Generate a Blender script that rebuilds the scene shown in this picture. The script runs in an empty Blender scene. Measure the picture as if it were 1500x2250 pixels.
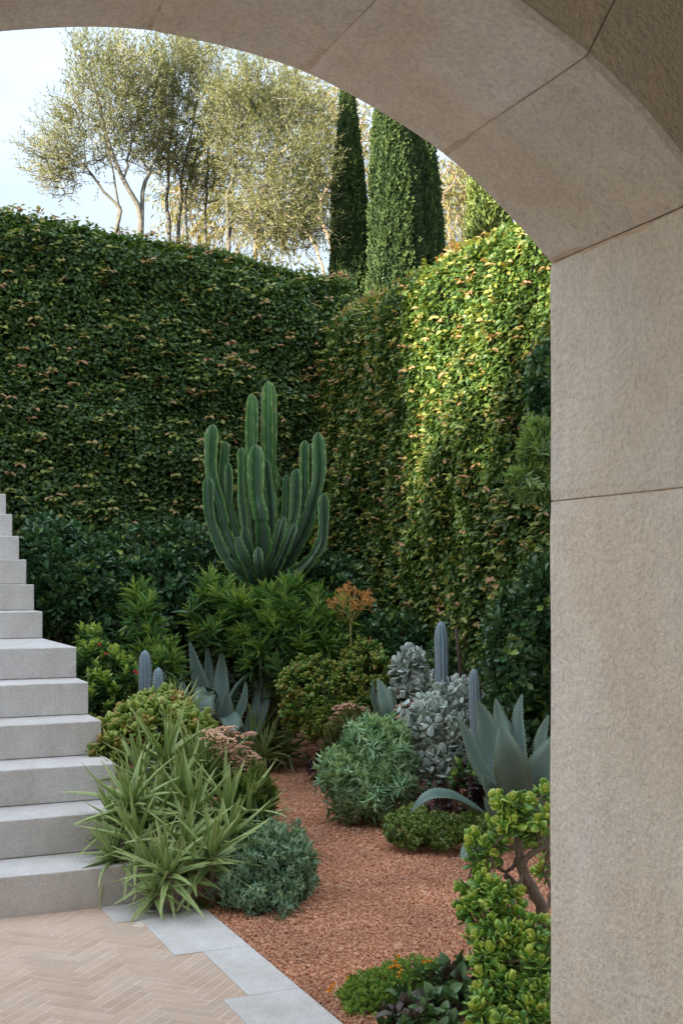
import bpy, math, random
import numpy as np
from mathutils import Matrix, Vector
random.seed(7); rng = np.random.default_rng(7)
SC = bpy.context.scene; COL = SC.collection
R = math.radians
# ------------------------------------------------------------------ camera
EYE = 1.432; HZ = 1274.0; F = 2566.0
cam = bpy.data.cameras.new('camera'); co = bpy.data.objects.new('camera', cam); COL.objects.link(co)
co.location = (0, 0, EYE); co.rotation_euler = (R(90), 0, 0)
cam.sensor_fit = 'VERTICAL'; cam.sensor_height = 36; cam.lens = 36 * F / 2250
cam.shift_y = (HZ - 1125) / 2250; cam.clip_start = .05; cam.clip_end = 600
SC.camera = co
# ------------------------------------------------------------------ light
NX, NY = -0.4113, 0.9115          # depth direction of stairs and arch wall
SX, SY = 0.9115, 0.4113           # direction along the step fronts
LU, LC, LZ = 1.0, 0.35, -0.25     # direction the sunlight travels (along steps, depth, up)
lv = Vector((SX*LU + NX*LC, SY*LU + NY*LC, LZ)).normalized()
sun = bpy.data.lights.new('sun', 'SUN'); so = bpy.data.objects.new('sun', sun); COL.objects.link(so)
so.rotation_euler = (-lv).to_track_quat('Z', 'Y').to_euler(); sun.energy = 3.7; sun.angle = R(.55); sun.color = (1, .87, .66)
sv = -lv; sun_el = math.asin(sv.z); sun_az = math.atan2(sv.x, sv.y)
W = bpy.data.worlds.new('World'); SC.world = W; W.use_nodes = True
nt = W.node_tree; nt.nodes.clear()
def N(t, typ, **kw):
    n = t.nodes.new(typ)
    for k, v in kw.items():
        if k in n.inputs.keys(): n.inputs[k].default_value = v
        else: setattr(n, k, v)
    return n
sky = N(nt, 'ShaderNodeTexSky', sky_type='NISHITA', sun_disc=False, sun_elevation=sun_el, sun_rotation=sun_az, air_density=1.0, dust_density=1.5)
bg = N(nt, 'ShaderNodeBackground', Strength=.15); wo = N(nt, 'ShaderNodeOutputWorld')
tc = N(nt, 'ShaderNodeTexCoord'); mp = N(nt, 'ShaderNodeMapping'); mp.inputs['Scale'].default_value = (1, 1, 2.2)
nz = N(nt, 'ShaderNodeTexNoise', Scale=2.6, Detail=6.0, Roughness=.55)
rp = N(nt, 'ShaderNodeValToRGB'); rp.color_ramp.elements[0].position = .36; rp.color_ramp.elements[1].position = .62
rp.color_ramp.elements[0].color = (.42,)*3 + (1,); rp.color_ramp.elements[1].color = (.9,)*3 + (1,)
mx = N(nt, 'ShaderNodeMixRGB'); mx.inputs[2].default_value = (3.1, 3.3, 3.75, 1)
L = nt.links.new
L(tc.outputs['Generated'], mp.inputs[0]); L(mp.outputs[0], nz.inputs['Vector']); L(nz.outputs[0], rp.inputs[0]); L(rp.outputs[0], mx.inputs[0])
sp_ = N(nt, 'ShaderNodeSeparateXYZ'); L(tc.outputs['Generated'], sp_.inputs[0])
gr = N(nt, 'ShaderNodeMapRange'); gr.inputs['From Min'].default_value = 0; gr.inputs['From Max'].default_value = 1; gr.inputs['To Min'].default_value = .0; gr.inputs['To Max'].default_value = 1.5; L(sp_.outputs[2], gr.inputs['Value'])
mg = N(nt, 'ShaderNodeMixRGB', blend_type='MULTIPLY'); mg.inputs[0].default_value = 1; L(gr.outputs[0], mg.inputs[2])
nz2 = N(nt, 'ShaderNodeTexNoise', Scale=3.4, Detail=5.0, Roughness=.5, Distortion=.4); L(mp.outputs[0], nz2.inputs['Vector'])
rc = N(nt, 'ShaderNodeValToRGB'); rc.color_ramp.elements[0].position = .38; rc.color_ramp.elements[1].position = .62; rc.color_ramp.elements[0].color = (.50, .57, .68, 1); rc.color_ramp.elements[1].color = (.67, .70, .735, 1)
sc_ = N(nt, 'ShaderNodeMixRGB', blend_type='MULTIPLY'); sc_.inputs[0].default_value = 1; sc_.inputs[2].default_value = (4.4, 4.4, 4.4, 1); L(nz2.outputs[0], rc.inputs[0]); L(rc.outputs[0], sc_.inputs[1]); L(sc_.outputs[0], mg.inputs[1]); L(mg.outputs[0], mx.inputs[2])
L(sky.outputs[0], mx.inputs[1]); L(mx.outputs[0], bg.inputs[0]); L(bg.outputs[0], wo.inputs[0])
SC.view_settings.view_transform = 'Standard'; SC.view_settings.look = 'None'; SC.view_settings.gamma = 1
SC.view_settings.exposure = 2.14
SC.render.engine = 'CYCLES'
# ------------------------------------------------------------------ helpers
def P3(px, py, D): return np.array([(px - 750) / F * D, D, EYE + (HZ - py) / F * D])
def gnd(px, py):
    D = F * EYE / (py - HZ); return np.array([(px - 750) / F * D, D, 0.0])
def UC(u, c, z=0.0): return np.array([SX*u + NX*c, SY*u + NY*c, z])
def tag(o, label=None, cat=None, group=None, kind=None):
    if label: o['label'] = label
    if cat: o['category'] = cat
    if group: o['group'] = group
    if kind: o['kind'] = kind
    return o
def thing(name, base, label, cat, group=None):
    o = bpy.data.objects.new(name, None); COL.objects.link(o); o.location = base; o.empty_display_size = .1
    return tag(o, label, cat, group)
def mesh_np(name, V, Fs, mat, t=None, smooth=True):
    """V (n,3); Fs list of int arrays each (m,k)"""
    me = bpy.data.meshes.new(name); V = np.asarray(V, dtype=np.float32)
    Fs = [np.asarray(f, dtype=np.int32) for f in (Fs if isinstance(Fs, list) else [Fs]) if len(f)]
    tot = np.concatenate([np.full(len(f), f.shape[1], dtype=np.int32) for f in Fs])
    idx = np.concatenate([f.ravel() for f in Fs])
    me.vertices.add(len(V)); me.vertices.foreach_set('co', V.ravel())
    me.loops.add(len(idx)); me.loops.foreach_set('vertex_index', idx)
    st = np.concatenate([[0], np.cumsum(tot)[:-1]]).astype(np.int32)
    me.polygons.add(len(tot)); me.polygons.foreach_set('loop_start', st); me.polygons.foreach_set('loop_total', tot)
    me.polygons.foreach_set('use_smooth', np.full(len(tot), smooth))
    me.update(calc_edges=True)
    if t is not None:
        a = me.attributes.new('t', 'FLOAT', 'POINT'); a.data.foreach_set('value', np.asarray(t, dtype=np.float32))
    me.materials.append(mat); return me
def link(name, me, parent=None, loc=None):
    o = bpy.data.objects.new(name, me); COL.objects.link(o)
    if parent: o.parent = parent
    if loc is not None: o.location = loc
    return o
class MB:
    """collects geometry for one mesh (world coordinates)"""
    def __init__(s): s.V = []; s.T = []; s.F3 = []; s.F4 = []; s.n = 0
    def add(s, V, F3=(), F4=(), t=0.5):
        V = np.asarray(V, float).reshape(-1, 3)
        s.V.append(V); s.T.append(np.broadcast_to(np.asarray(t, float), (len(V),)).copy())
        if len(F3): s.F3.append(np.asarray(F3, int).reshape(-1, 3) + s.n)
        if len(F4): s.F4.append(np.asarray(F4, int).reshape(-1, 4) + s.n)
        s.n += len(V)
    def build(s, name, mat, parent=None, base=None, smooth=True, kind=None):
        V = np.concatenate(s.V); b = np.zeros(3) if base is None else np.asarray(base, float)
        if parent is not None and base is None: b = np.array(parent.location)
        Fs = []
        if s.F3: Fs.append(np.concatenate(s.F3))
        if s.F4: Fs.append(np.concatenate(s.F4))
        me = mesh_np(name, V - b, Fs, mat, np.concatenate(s.T), smooth)
        o = link(name, me, parent, None if parent is not None else b)
        if kind: o['kind'] = kind
        return o
def tube(mb, pts, rad, k=6, t=.5, cap=True):
    pts = np.asarray(pts, float); n = len(pts); rad = np.broadcast_to(np.asarray(rad, float), (n,))
    tan = np.gradient(pts, axis=0); tan /= np.linalg.norm(tan, axis=1)[:, None] + 1e-9
    ref = np.array([.3, .9, .1]) if abs(tan[0] @ np.array([.3, .9, .1])) < .8 else np.array([1., 0, 0])
    a = np.cross(tan, ref); a /= np.linalg.norm(a, axis=1)[:, None] + 1e-9; b = np.cross(tan, a)
    ang = np.arange(k) * 2 * np.pi / k
    V = pts[:, None] + rad[:, None, None] * (np.cos(ang)[None, :, None] * a[:, None] + np.sin(ang)[None, :, None] * b[:, None])
    V = V.reshape(-1, 3); i = np.arange(n - 1)[:, None] * k; j = np.arange(k)[None]; j2 = (j + 1) % k
    q = np.stack([i + j, i + j2, i + k + j2, i + k + j], -1).reshape(-1, 4)
    f3 = []
    if cap:
        V = np.vstack([V, pts[-1] + tan[-1] * rad[-1] * .6]); m = n * k
        f3 = [((n - 1) * k + x, (n - 1) * k + (x + 1) % k, m) for x in range(k)]
    mb.add(V, f3, q, t)
def smoothpath(p, n):
    p = np.asarray(p, float)
    if len(p) < 3: s = np.linspace(0, 1, n)[:, None]; return p[0] * (1 - s) + p[-1] * s
    P = np.vstack([2 * p[0] - p[1], p, 2 * p[-1] - p[-2]]); out = []
    for x in np.linspace(0, len(p) - 1 - 1e-6, n):
        i = int(x); s = x - i; a, b, c, d = P[i:i+4]
        out.append(.5 * ((2*b) + (c - a)*s + (2*a - 5*b + 4*c - d)*s*s + (3*b - a - 3*c + d)*s**3))
    return np.array(out)
def unit(v): return v / (np.linalg.norm(v, axis=-1, keepdims=True) + 1e-9)
def box_uc(mb, u0, u1, c0, c1, z0, z1, bev=0.0, t=.5):
    """box aligned to the stairs' axes with bevelled edges"""
    import bmesh
    bm = bmesh.new(); bmesh.ops.create_cube(bm, size=1)
    for v in bm.verts: v.co = ((u0+u1)/2 + v.co.x*(u1-u0), (c0+c1)/2 + v.co.y*(c1-c0), (z0+z1)/2 + v.co.z*(z1-z0))
    if bev: bmesh.ops.bevel(bm, geom=bm.edges[:], offset=bev, segments=2, affect='EDGES', profile=.6)
    bmesh.ops.triangulate(bm, faces=bm.faces[:]); bm.verts.index_update()
    V = np.array([UC(*v.co) for v in bm.verts]); f = [[v.index for v in q.verts] for q in bm.faces]; bm.free(); mb.add(V, f, t=t)
# value noise on the cpu for shapes
def wob(p, s=1.0, seed=0):
    p = np.asarray(p, float) * s
    r = np.random.default_rng(seed); out = 0
    for k in range(5):
        d = r.normal(size=3) * (1 + k*.6); ph = r.uniform(0, 6.28); out = out + np.sin(p @ d + ph) / (1 + k*.4)
    return out / 2.6
# ------------------------------------------------------------------ materials
def mat_base(name):
    m = bpy.data.materials.new(name); m.use_nodes = True; t = m.node_tree
    return m, t, t.nodes['Principled BSDF']
def ramp(t, stops):
    r = t.nodes.new('ShaderNodeValToRGB'); e = r.color_ramp.elements
    while len(e) < len(stops): e.new(.5)
    for i, (p, c) in enumerate(stops): e[i].position = p; e[i].color = (*c, 1)
    return r
def leafmat(name, stops, rough=.42, trans=.2, spec=.5, vein=0.0, coat=0.0, nscale=30):
    m, t, b = mat_base(name)
    at = N(t, 'ShaderNodeAttribute', attribute_name='t'); r = ramp(t, stops)
    geo = N(t, 'ShaderNodeNewGeometry'); ns = N(t, 'ShaderNodeTexNoise', Scale=float(nscale), Detail=3.0)
    t.links.new(geo.outputs['Position'], ns.inputs['Vector'])
    ad = N(t, 'ShaderNodeMath', operation='MULTIPLY_ADD'); ad.inputs[1].default_value = .22; t.links.new(ns.outputs[0], ad.inputs[0])
    sb = N(t, 'ShaderNodeMath', operation='SUBTRACT'); sb.inputs[1].default_value = .11; t.links.new(at.outputs['Fac'], sb.inputs[0])
    t.links.new(sb.outputs[0], ad.inputs[2]); t.links.new(ad.outputs[0], r.inputs[0]); t.links.new(r.outputs[0], b.inputs['Base Color'])
    b.inputs['Roughness'].default_value = rough; b.inputs['Specular IOR Level'].default_value = spec
    if coat: b.inputs['Coat Weight'].default_value = coat; b.inputs['Coat Roughness'].default_value = .25
    if trans:
        tr = N(t, 'ShaderNodeBsdfTranslucent'); mxs = N(t, 'ShaderNodeMixShader'); mxs.inputs[0].default_value = trans
        hs = N(t, 'ShaderNodeMixRGB', blend_type='MULTIPLY'); hs.inputs[0].default_value = 1; hs.inputs[2].default_value = (1.25, 1.2, .5, 1)
        t.links.new(r.outputs[0], hs.inputs[1]); t.links.new(hs.outputs[0], tr.inputs[0])
        t.links.new(b.outputs[0], mxs.inputs[1]); t.links.new(tr.outputs[0], mxs.inputs[2])
        t.links.new(mxs.outputs[0], t.nodes['Material Output'].inputs[0])
    return m
def stone(name, c1, c2, c3, bump=.5, fine=140, patch=1.6, stain=0.0, pit=.0, rough=.85, zs=1.0):
    m, t, b = mat_base(name); ln = t.links.new
    geo = N(t, 'ShaderNodeNewGeometry'); mp = N(t, 'ShaderNodeMapping'); mp.inputs['Scale'].default_value = (1, 1, zs); ln(geo.outputs['Position'], mp.inputs[0])
    n1 = N(t, 'ShaderNodeTexNoise', Scale=patch, Detail=5.0, Roughness=.6); ln(mp.outputs[0], n1.inputs['Vector'])
    n2 = N(t, 'ShaderNodeTexNoise', Scale=float(fine), Detail=3.0, Roughness=.7); ln(geo.outputs['Position'], n2.inputs['Vector'])
    n3 = N(t, 'ShaderNodeTexNoise', Scale=patch * 7, Detail=6.0, Roughness=.7); ln(mp.outputs[0], n3.inputs['Vector'])
    r1 = ramp(t, [(.3, c1), (.5, c2), (.7, c3)]); ln(n1.outputs[0], r1.inputs[0])
    r3 = ramp(t, [(.3, (.92,)*3), (.7, (1.06,)*3)]); ln(n3.outputs[0], r3.inputs[0])
    r2 = ramp(t, [(.28, (.8,)*3), (.5, (1,)*3), (.72, (1.13,)*3)]); ln(n2.outputs[0], r2.inputs[0])
    m1 = N(t, 'ShaderNodeMixRGB', blend_type='MULTIPLY'); m1.inputs[0].default_value = 1; ln(r1.outputs[0], m1.inputs[1]); ln(r3.outputs[0], m1.inputs[2])
    m2 = N(t, 'ShaderNodeMixRGB', blend_type='MULTIPLY'); m2.inputs[0].default_value = 1; ln(m1.outputs[0], m2.inputs[1]); ln(r2.outputs[0], m2.inputs[2])
    last = m2
    if stain:
        ms = N(t, 'ShaderNodeMapping'); ms.inputs['Scale'].default_value = (5, 5, .7); ln(geo.outputs['Position'], ms.inputs[0])
        n5 = N(t, 'ShaderNodeTexNoise', Scale=1.3, Detail=5.0, Roughness=.6); ln(ms.outputs[0], n5.inputs['Vector'])
        r5 = ramp(t, [(.36, (1 - stain, 1 - stain*1.15, 1 - stain*1.35)), (.58, (1, 1, 1))]); ln(n5.outputs[0], r5.inputs[0])
        m5 = N(t, 'ShaderNodeMixRGB', blend_type='MULTIPLY'); m5.inputs[0].default_value = 1; ln(m2.outputs[0], m5.inputs[1]); ln(r5.outputs[0], m5.inputs[2]); last = m5
    at = N(t, 'ShaderNodeAttribute', attribute_name='t'); ra = ramp(t, [(0, (.86, .84, .82)), (.5, (1, 1, 1)), (1, (1.1, 1.1, 1.12))]); ln(at.outputs['Fac'], ra.inputs[0])
    m4 = N(t, 'ShaderNodeMixRGB', blend_type='MULTIPLY'); m4.inputs[0].default_value = 1; ln(last.outputs[0], m4.inputs[1]); ln(ra.outputs[0], m4.inputs[2]); last = m4
    ln(last.outputs[0], b.inputs['Base Color']); b.inputs['Roughness'].default_value = rough; b.inputs['Specular IOR Level'].default_value = .25
    v = N(t, 'ShaderNodeTexVoronoi', Scale=fine * .55); v.feature = 'SMOOTH_F1'; ln(geo.outputs['Position'], v.inputs['Vector'])
    ns = N(t, 'ShaderNodeMath', operation='MULTIPLY_ADD'); ns.inputs[1].default_value = -.6; ln(v.outputs['Distance'], ns.inputs[0]); ln(n2.outputs[0], ns.inputs[2])
    bp = N(t, 'ShaderNodeBump', Strength=bump, Distance=.009); ln(ns.outputs[0], bp.inputs['Height'])
    bp2 = N(t, 'ShaderNodeBump', Strength=.35, Distance=.005); ln(n3.outputs[0], bp2.inputs['Height']); ln(bp.outputs[0], bp2.inputs['Normal'])
    ln(bp2.outputs[0], b.inputs['Normal']); return m
def plain(name, c, rough=.7, noise=0.25, scale=20, bump=0.0):
    m, t, b = mat_base(name); ln = t.links.new
    geo = N(t, 'ShaderNodeNewGeometry'); n = N(t, 'ShaderNodeTexNoise', Scale=float(scale), Detail=5.0, Roughness=.65); ln(geo.outputs['Position'], n.inputs['Vector'])
    r = ramp(t, [(.3, tuple(x*(1-noise) for x in c)), (.7, tuple(min(1, x*(1+noise)) for x in c))]); ln(n.outputs[0], r.inputs[0]); ln(r.outputs[0], b.inputs['Base Color'])
    b.inputs['Roughness'].default_value = rough
    if bump:
        bp = N(t, 'ShaderNodeBump', Strength=bump, Distance=.01); ln(n.outputs[0], bp.inputs['Height']); ln(bp.outputs[0], b.inputs['Normal'])
    return m
M = {}
M['arch'] = stone('arch_limestone', (.77, .65, .51), (.80, .725, .61), (.80, .755, .69), bump=.8, fine=85, patch=2.0, zs=.7, stain=.06)
M['step'] = stone('step_limestone', (.56, .53, .49), (.62, .59, .56), (.63, .61, .59), bump=.6, fine=150, patch=2.0, stain=.09)
M['slab'] = stone('border_slab', (.56, .53, .49), (.62, .59, .555), (.64, .62, .59), bump=.35, fine=160, patch=3, stain=.06)
M['brick'] = stone('clay_paver', (.53, .375, .275), (.59, .435, .33), (.56, .44, .345), bump=.35, fine=170, patch=4, stain=.05)
M['mortar'] = plain('pale_mortar', (.76, .66, .56), .9, .15, 9)
M['mortar_d'] = plain('arch_mortar', (.6, .46, .33), .95, .25, 25)
M['plaster'] = plain('plaster', (0.528, 0.400, 0.240), .9, .1, 6)
M['house'] = plain('caster_render', (.5, .44, .36), .9, .08, 4)  # for the added, unseen shading house
M['roof'] = plain('roof_tiles', (.3, .16, .1), .8, .25, 12)
M['soil'] = plain('soil', (.09, .045, .03), .95, .4, 25, .6)
M['bark'] = plain('grey_bark', (.15, .145, .125), .85, .35, 22, .8)
M['bark_p'] = plain('pale_eucalypt_bark', (.33, .25, .19), .8, .3, 6, .5)
M['jstem'] = plain('succulent_stem', (.22, .16, .12), .75, .3, 60, .7)
M['twig'] = plain('brown_twig', (.09, .06, .04), .9, .3, 30)
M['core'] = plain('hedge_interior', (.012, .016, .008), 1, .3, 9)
M['hedge'] = leafmat('hedge_leaf', [(0, (.045, .095, .035)), (.4, (.085, .165, .045)), (.62, (.15, .235, .055)), (.78, (.31, .35, .08)), (.9, (.44, .30, .13)), (1, (.48, .24, .14))], .38, .28, .45)
M['pitt'] = leafmat('glossy_dark_leaf', [(0, (0.028, 0.078, 0.034)), (.6, (0.063, 0.149, 0.057)), (.85, (0.161, 0.276, 0.069)), (1, (0.414, 0.506, 0.115))], .3, .15, .55)
M['olean'] = leafmat('lance_leaf', [(0, (0.054, 0.128, 0.048)), (.6, (0.122, 0.276, 0.084)), (1, (0.352, 0.496, 0.119))], .38, .25, .45)
M['ixora'] = leafmat('lime_shrub_leaf', [(0, (0.024, 0.082, 0.032)), (.55, (0.065, 0.162, 0.049)), (.8, (0.227, 0.389, 0.082)), (1, (0.486, 0.616, 0.145))], .38, .2, .5)
M['podo'] = leafmat('needle_leaf', [(0, (0.088, 0.170, 0.072)), (1, (0.354, 0.531, 0.163))], .5, .2, .4)
M['jade'] = leafmat('jade_leaf', [(0, (0.071, 0.180, 0.041)), (.5, (0.142, 0.321, 0.047)), (.85, (0.340, 0.539, 0.068)), (1, (0.567, 0.641, 0.108))], .3, .1, .5, coat=.3)
M['jadeb'] = leafmat('jade_hedge_leaf', [(0, (0.041, 0.108, 0.019)), (.5, (0.101, 0.196, 0.024)), (.9, (0.216, 0.270, 0.034)), (1, (0.378, 0.270, 0.081))], .35, .06, .5)
M['jader'] = leafmat('red_edged_leaf', [(0, (.11, .19, .03)), (.5, (.24, .34, .055)), (.85, (.38, .42, .09)), (1, (.46, .2, .09))], .38, .1, .45)
M['silver'] = leafmat('felt_silver_leaf', [(0, (0.247, 0.325, 0.275)), (.6, (0.416, 0.501, 0.450)), (1, (0.611, 0.676, 0.613))], .75, .05, .2)
M['arte'] = leafmat('grey_green_leaf', [(0, (0.143, 0.278, 0.142)), (.6, (0.304, 0.489, 0.263)), (1, (0.553, 0.717, 0.425))], .6, .2, .3)
M['lav'] = leafmat('blue_grey_leaf', [(0, (0.125, 0.243, 0.155)), (.6, (0.293, 0.465, 0.300)), (1, (0.567, 0.727, 0.486))], .6, .12, .3)
M['mound'] = leafmat('fine_green_leaf', [(0, (0.064, 0.109, 0.034)), (.6, (0.157, 0.248, 0.059)), (1, (0.337, 0.424, 0.119))], .5, .2, .4)
M['mari'] = leafmat('marigold_leaf', [(0, (0.081, 0.167, 0.032)), (.6, (0.178, 0.321, 0.056)), (1, (0.340, 0.474, 0.097))], .5, .2, .4)
M['coleus'] = leafmat('veined_dark_leaf', [(0, (0.051, 0.024, 0.024)), (.3, (0.085, 0.059, 0.037)), (.5, (0.051, 0.110, 0.048)), (1, (0.151, 0.270, 0.101))], .4, .1, .5, nscale=90)
M['purple'] = leafmat('purple_leaf', [(0, (0.054, 0.020, 0.024)), (.6, (0.081, 0.041, 0.041)), (1, (0.068, 0.135, 0.068))], .5, .1, .4)
M['aloe'] = leafmat('aloe_leaf', [(0, (.11, .18, .07)), (.5, (.20, .31, .105)), (.8, (.38, .47, .16)), (.93, (.58, .60, .26)), (1, (.45, .28, .13))], .42, .05, .4)
M['agave'] = leafmat('agave_leaf', [(0, (.07, .12, .10)), (.45, (.11, .175, .145)), (.8, (.17, .245, .185)), (.93, (.30, .33, .2)), (1, (.2, .13, .09))], .5, .0, .35, nscale=9)
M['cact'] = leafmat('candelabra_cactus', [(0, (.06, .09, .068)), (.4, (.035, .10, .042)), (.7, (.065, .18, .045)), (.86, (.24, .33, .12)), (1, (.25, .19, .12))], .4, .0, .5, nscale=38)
M['cere'] = leafmat('blue_cactus', [(0, (.13, .20, .25)), (.5, (.22, .32, .38)), (.8, (.38, .45, .47)), (1, (.58, .52, .42))], .65, .0, .3, nscale=60)
M['fire'] = leafmat('orange_stick_stem', [(0, (.14, .2, .06)), (.5, (.45, .24, .06)), (1, (.58, .27, .07))], .5, .0, .4)
M['olive'] = leafmat('olive_leaf', [(0, (.11, .135, .06)), (.5, (.20, .215, .105)), (1, (.37, .36, .20))], .5, .32, .4, nscale=3)
M['euc'] = leafmat('eucalypt_leaf', [(0, (.13, .15, .055)), (.5, (.23, .23, .08)), (1, (.38, .27, .13))], .5, .35, .4, nscale=1.2)
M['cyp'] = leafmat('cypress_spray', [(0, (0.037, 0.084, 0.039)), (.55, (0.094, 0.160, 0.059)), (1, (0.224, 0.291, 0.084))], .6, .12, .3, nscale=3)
M['pink'] = leafmat('pink_flower', [(0, (.66, .36, .29)), (.5, (.82, .52, .38)), (1, (.85, .64, .44))], .8, .25, .2)
M['red'] = plain('red_petal', (.65, .03, .05), .6, .15, 80)
M['orange'] = plain('orange_petal', (.8, .32, .015), .6, .25, 120)
M['white'] = plain('white_petal', (.8, .65, .6), .6, .1, 60)
M['grass'] = leafmat('grass_blade', [(0, (.1, .15, .05)), (1, (.3, .3, .12))], .6, .3, .3)
def gravel_mat():
    m, t, b = mat_base('red_gravel'); ln = t.links.new
    geo = N(t, 'ShaderNodeNewGeometry'); v = N(t, 'ShaderNodeTexVoronoi', Scale=105.0); ln(geo.outputs['Position'], v.inputs['Vector'])
    hs = N(t, 'ShaderNodeSeparateColor'); ln(v.outputs['Color'], hs.inputs[0])
    r = ramp(t, [(0, (.22, .075, .045)), (.45, (.6, .30, .175)), (.8, (.52, .24, .155)), (1, (.52, .29, .2))]); ln(hs.outputs[0], r.inputs[0])
    n = N(t, 'ShaderNodeTexNoise', Scale=3.0, Detail=4.0); ln(geo.outputs['Position'], n.inputs['Vector'])
    rn = ramp(t, [(.3, (.75, .72, .7)), (.7, (1.15, 1.1, 1.05))]); ln(n.outputs[0], rn.inputs[0])
    mm = N(t, 'ShaderNodeMixRGB', blend_type='MULTIPLY'); mm.inputs[0].default_value = 1; ln(r.outputs[0], mm.inputs[1]); ln(rn.outputs[0], mm.inputs[2])
    ln(mm.outputs[0], b.inputs['Base Color']); b.inputs['Roughness'].default_value = .9
    bp = N(t, 'ShaderNodeBump', Strength=1.0, Distance=.008); bp.invert = True; ln(v.outputs['Distance'], bp.inputs['Height']); ln(bp.outputs[0], b.inputs['Normal'])
    return m
M['gravel'] = gravel_mat()
def pebmat():
    m, t, b = mat_base('lava_pebble'); ln = t.links.new
    at = N(t, 'ShaderNodeAttribute', attribute_name='t'); r = ramp(t, [(0, (.40, .17, .095)), (.4, (.62, .32, .19)), (.8, (.70, .42, .28)), (.96, (.62, .42, .32)), (1, (.68, .58, .5))])
    geo = N(t, 'ShaderNodeNewGeometry'); n = N(t, 'ShaderNodeTexNoise', Scale=2.2, Detail=4.0); ln(geo.outputs['Position'], n.inputs['Vector'])
    rn = ramp(t, [(.3, (.74, .70, .68)), (.7, (1.18, 1.12, 1.05))]); ln(n.outputs[0], rn.inputs[0])
    mm = N(t, 'ShaderNodeMixRGB', blend_type='MULTIPLY'); mm.inputs[0].default_value = 1; ln(r.outputs[0], mm.inputs[1]); ln(rn.outputs[0], mm.inputs[2])
    ln(at.outputs['Fac'], r.inputs[0]); ln(mm.outputs[0], b.inputs['Base Color']); b.inputs['Roughness'].default_value = .9; return m
M['pebble'] = pebmat()
# ------------------------------------------------------------------ ground
def sheet(name, pts, z, mat, kind='structure'):
    V = [(*p[:2], z) for p in pts]; me = bpy.data.meshes.new(name); me.from_pydata(V, [], [list(range(len(V)))]); me.materials.append(mat)
    return tag(link(name, me), kind=kind)
sheet('ground', [(-300, -300), (300, -300), (300, 300), (-300, 300)], -.03, M['soil'])
sheet('gravel_path', [UC(1.52, 2.7), UC(5.2, 2.7), UC(5.2, 11), UC(1.3, 11), UC(1.3, 5.0), UC(1.52, 5.0)], -.006, M['gravel'])
# pebbles
def pebbles():
    n = 140000
    D = 3.4 + (9.9 - 3.4) * rng.random(n)**1.45; px = rng.uniform(380, 1230, n)
    X = (px - 750) / F * D; u = SX*X + SY*D; c = NX*X + NY*D
    k = (u > 1.555) & (c > 2.75); X, D = X[k], D[k]; n = len(X)
    o = np.array([[1,0,0],[-1,0,0],[0,1,0],[0,-1,0],[0,0,1],[0,0,-1]], float)
    f = np.array([[0,2,4],[2,1,4],[1,3,4],[3,0,4],[2,0,5],[1,2,5],[3,1,5],[0,3,5]])
    sz = rng.lognormal(math.log(.0046), .36, n) * (1 + .06*(D - 3.8)); 
    V = o[None] * (sz[:, None, None] * rng.uniform(.6, 1.25, (n, 6, 1)))
    # random rotations
    q = unit(rng.normal(size=(n, 4))); w, x, y, z = q.T
    Rm = np.stack([1-2*(y*y+z*z), 2*(x*y-w*z), 2*(x*z+w*y), 2*(x*y+w*z), 1-2*(x*x+z*z), 2*(y*z-w*x), 2*(x*z-w*y), 2*(y*z+w*x), 1-2*(x*x+y*y)], -1).reshape(n, 3, 3)
    V = np.einsum('nij,nkj->nki', Rm, V); P = np.stack([X, D, rng.uniform(-.006, .004, n)], -1); V += P[:, None]
    Fc = (f[None] + np.arange(n)[:, None, None] * 6).reshape(-1, 3)
    t = np.repeat(rng.beta(2.2, 2.2, n), 6)
    me = mesh_np('gravel', V.reshape(-1, 3), Fc, M['pebble'], t, False)
    tag(link('gravel', me), 'loose reddish brown lava gravel covering the garden path', 'gravel', kind='stuff')
pebbles()
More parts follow.
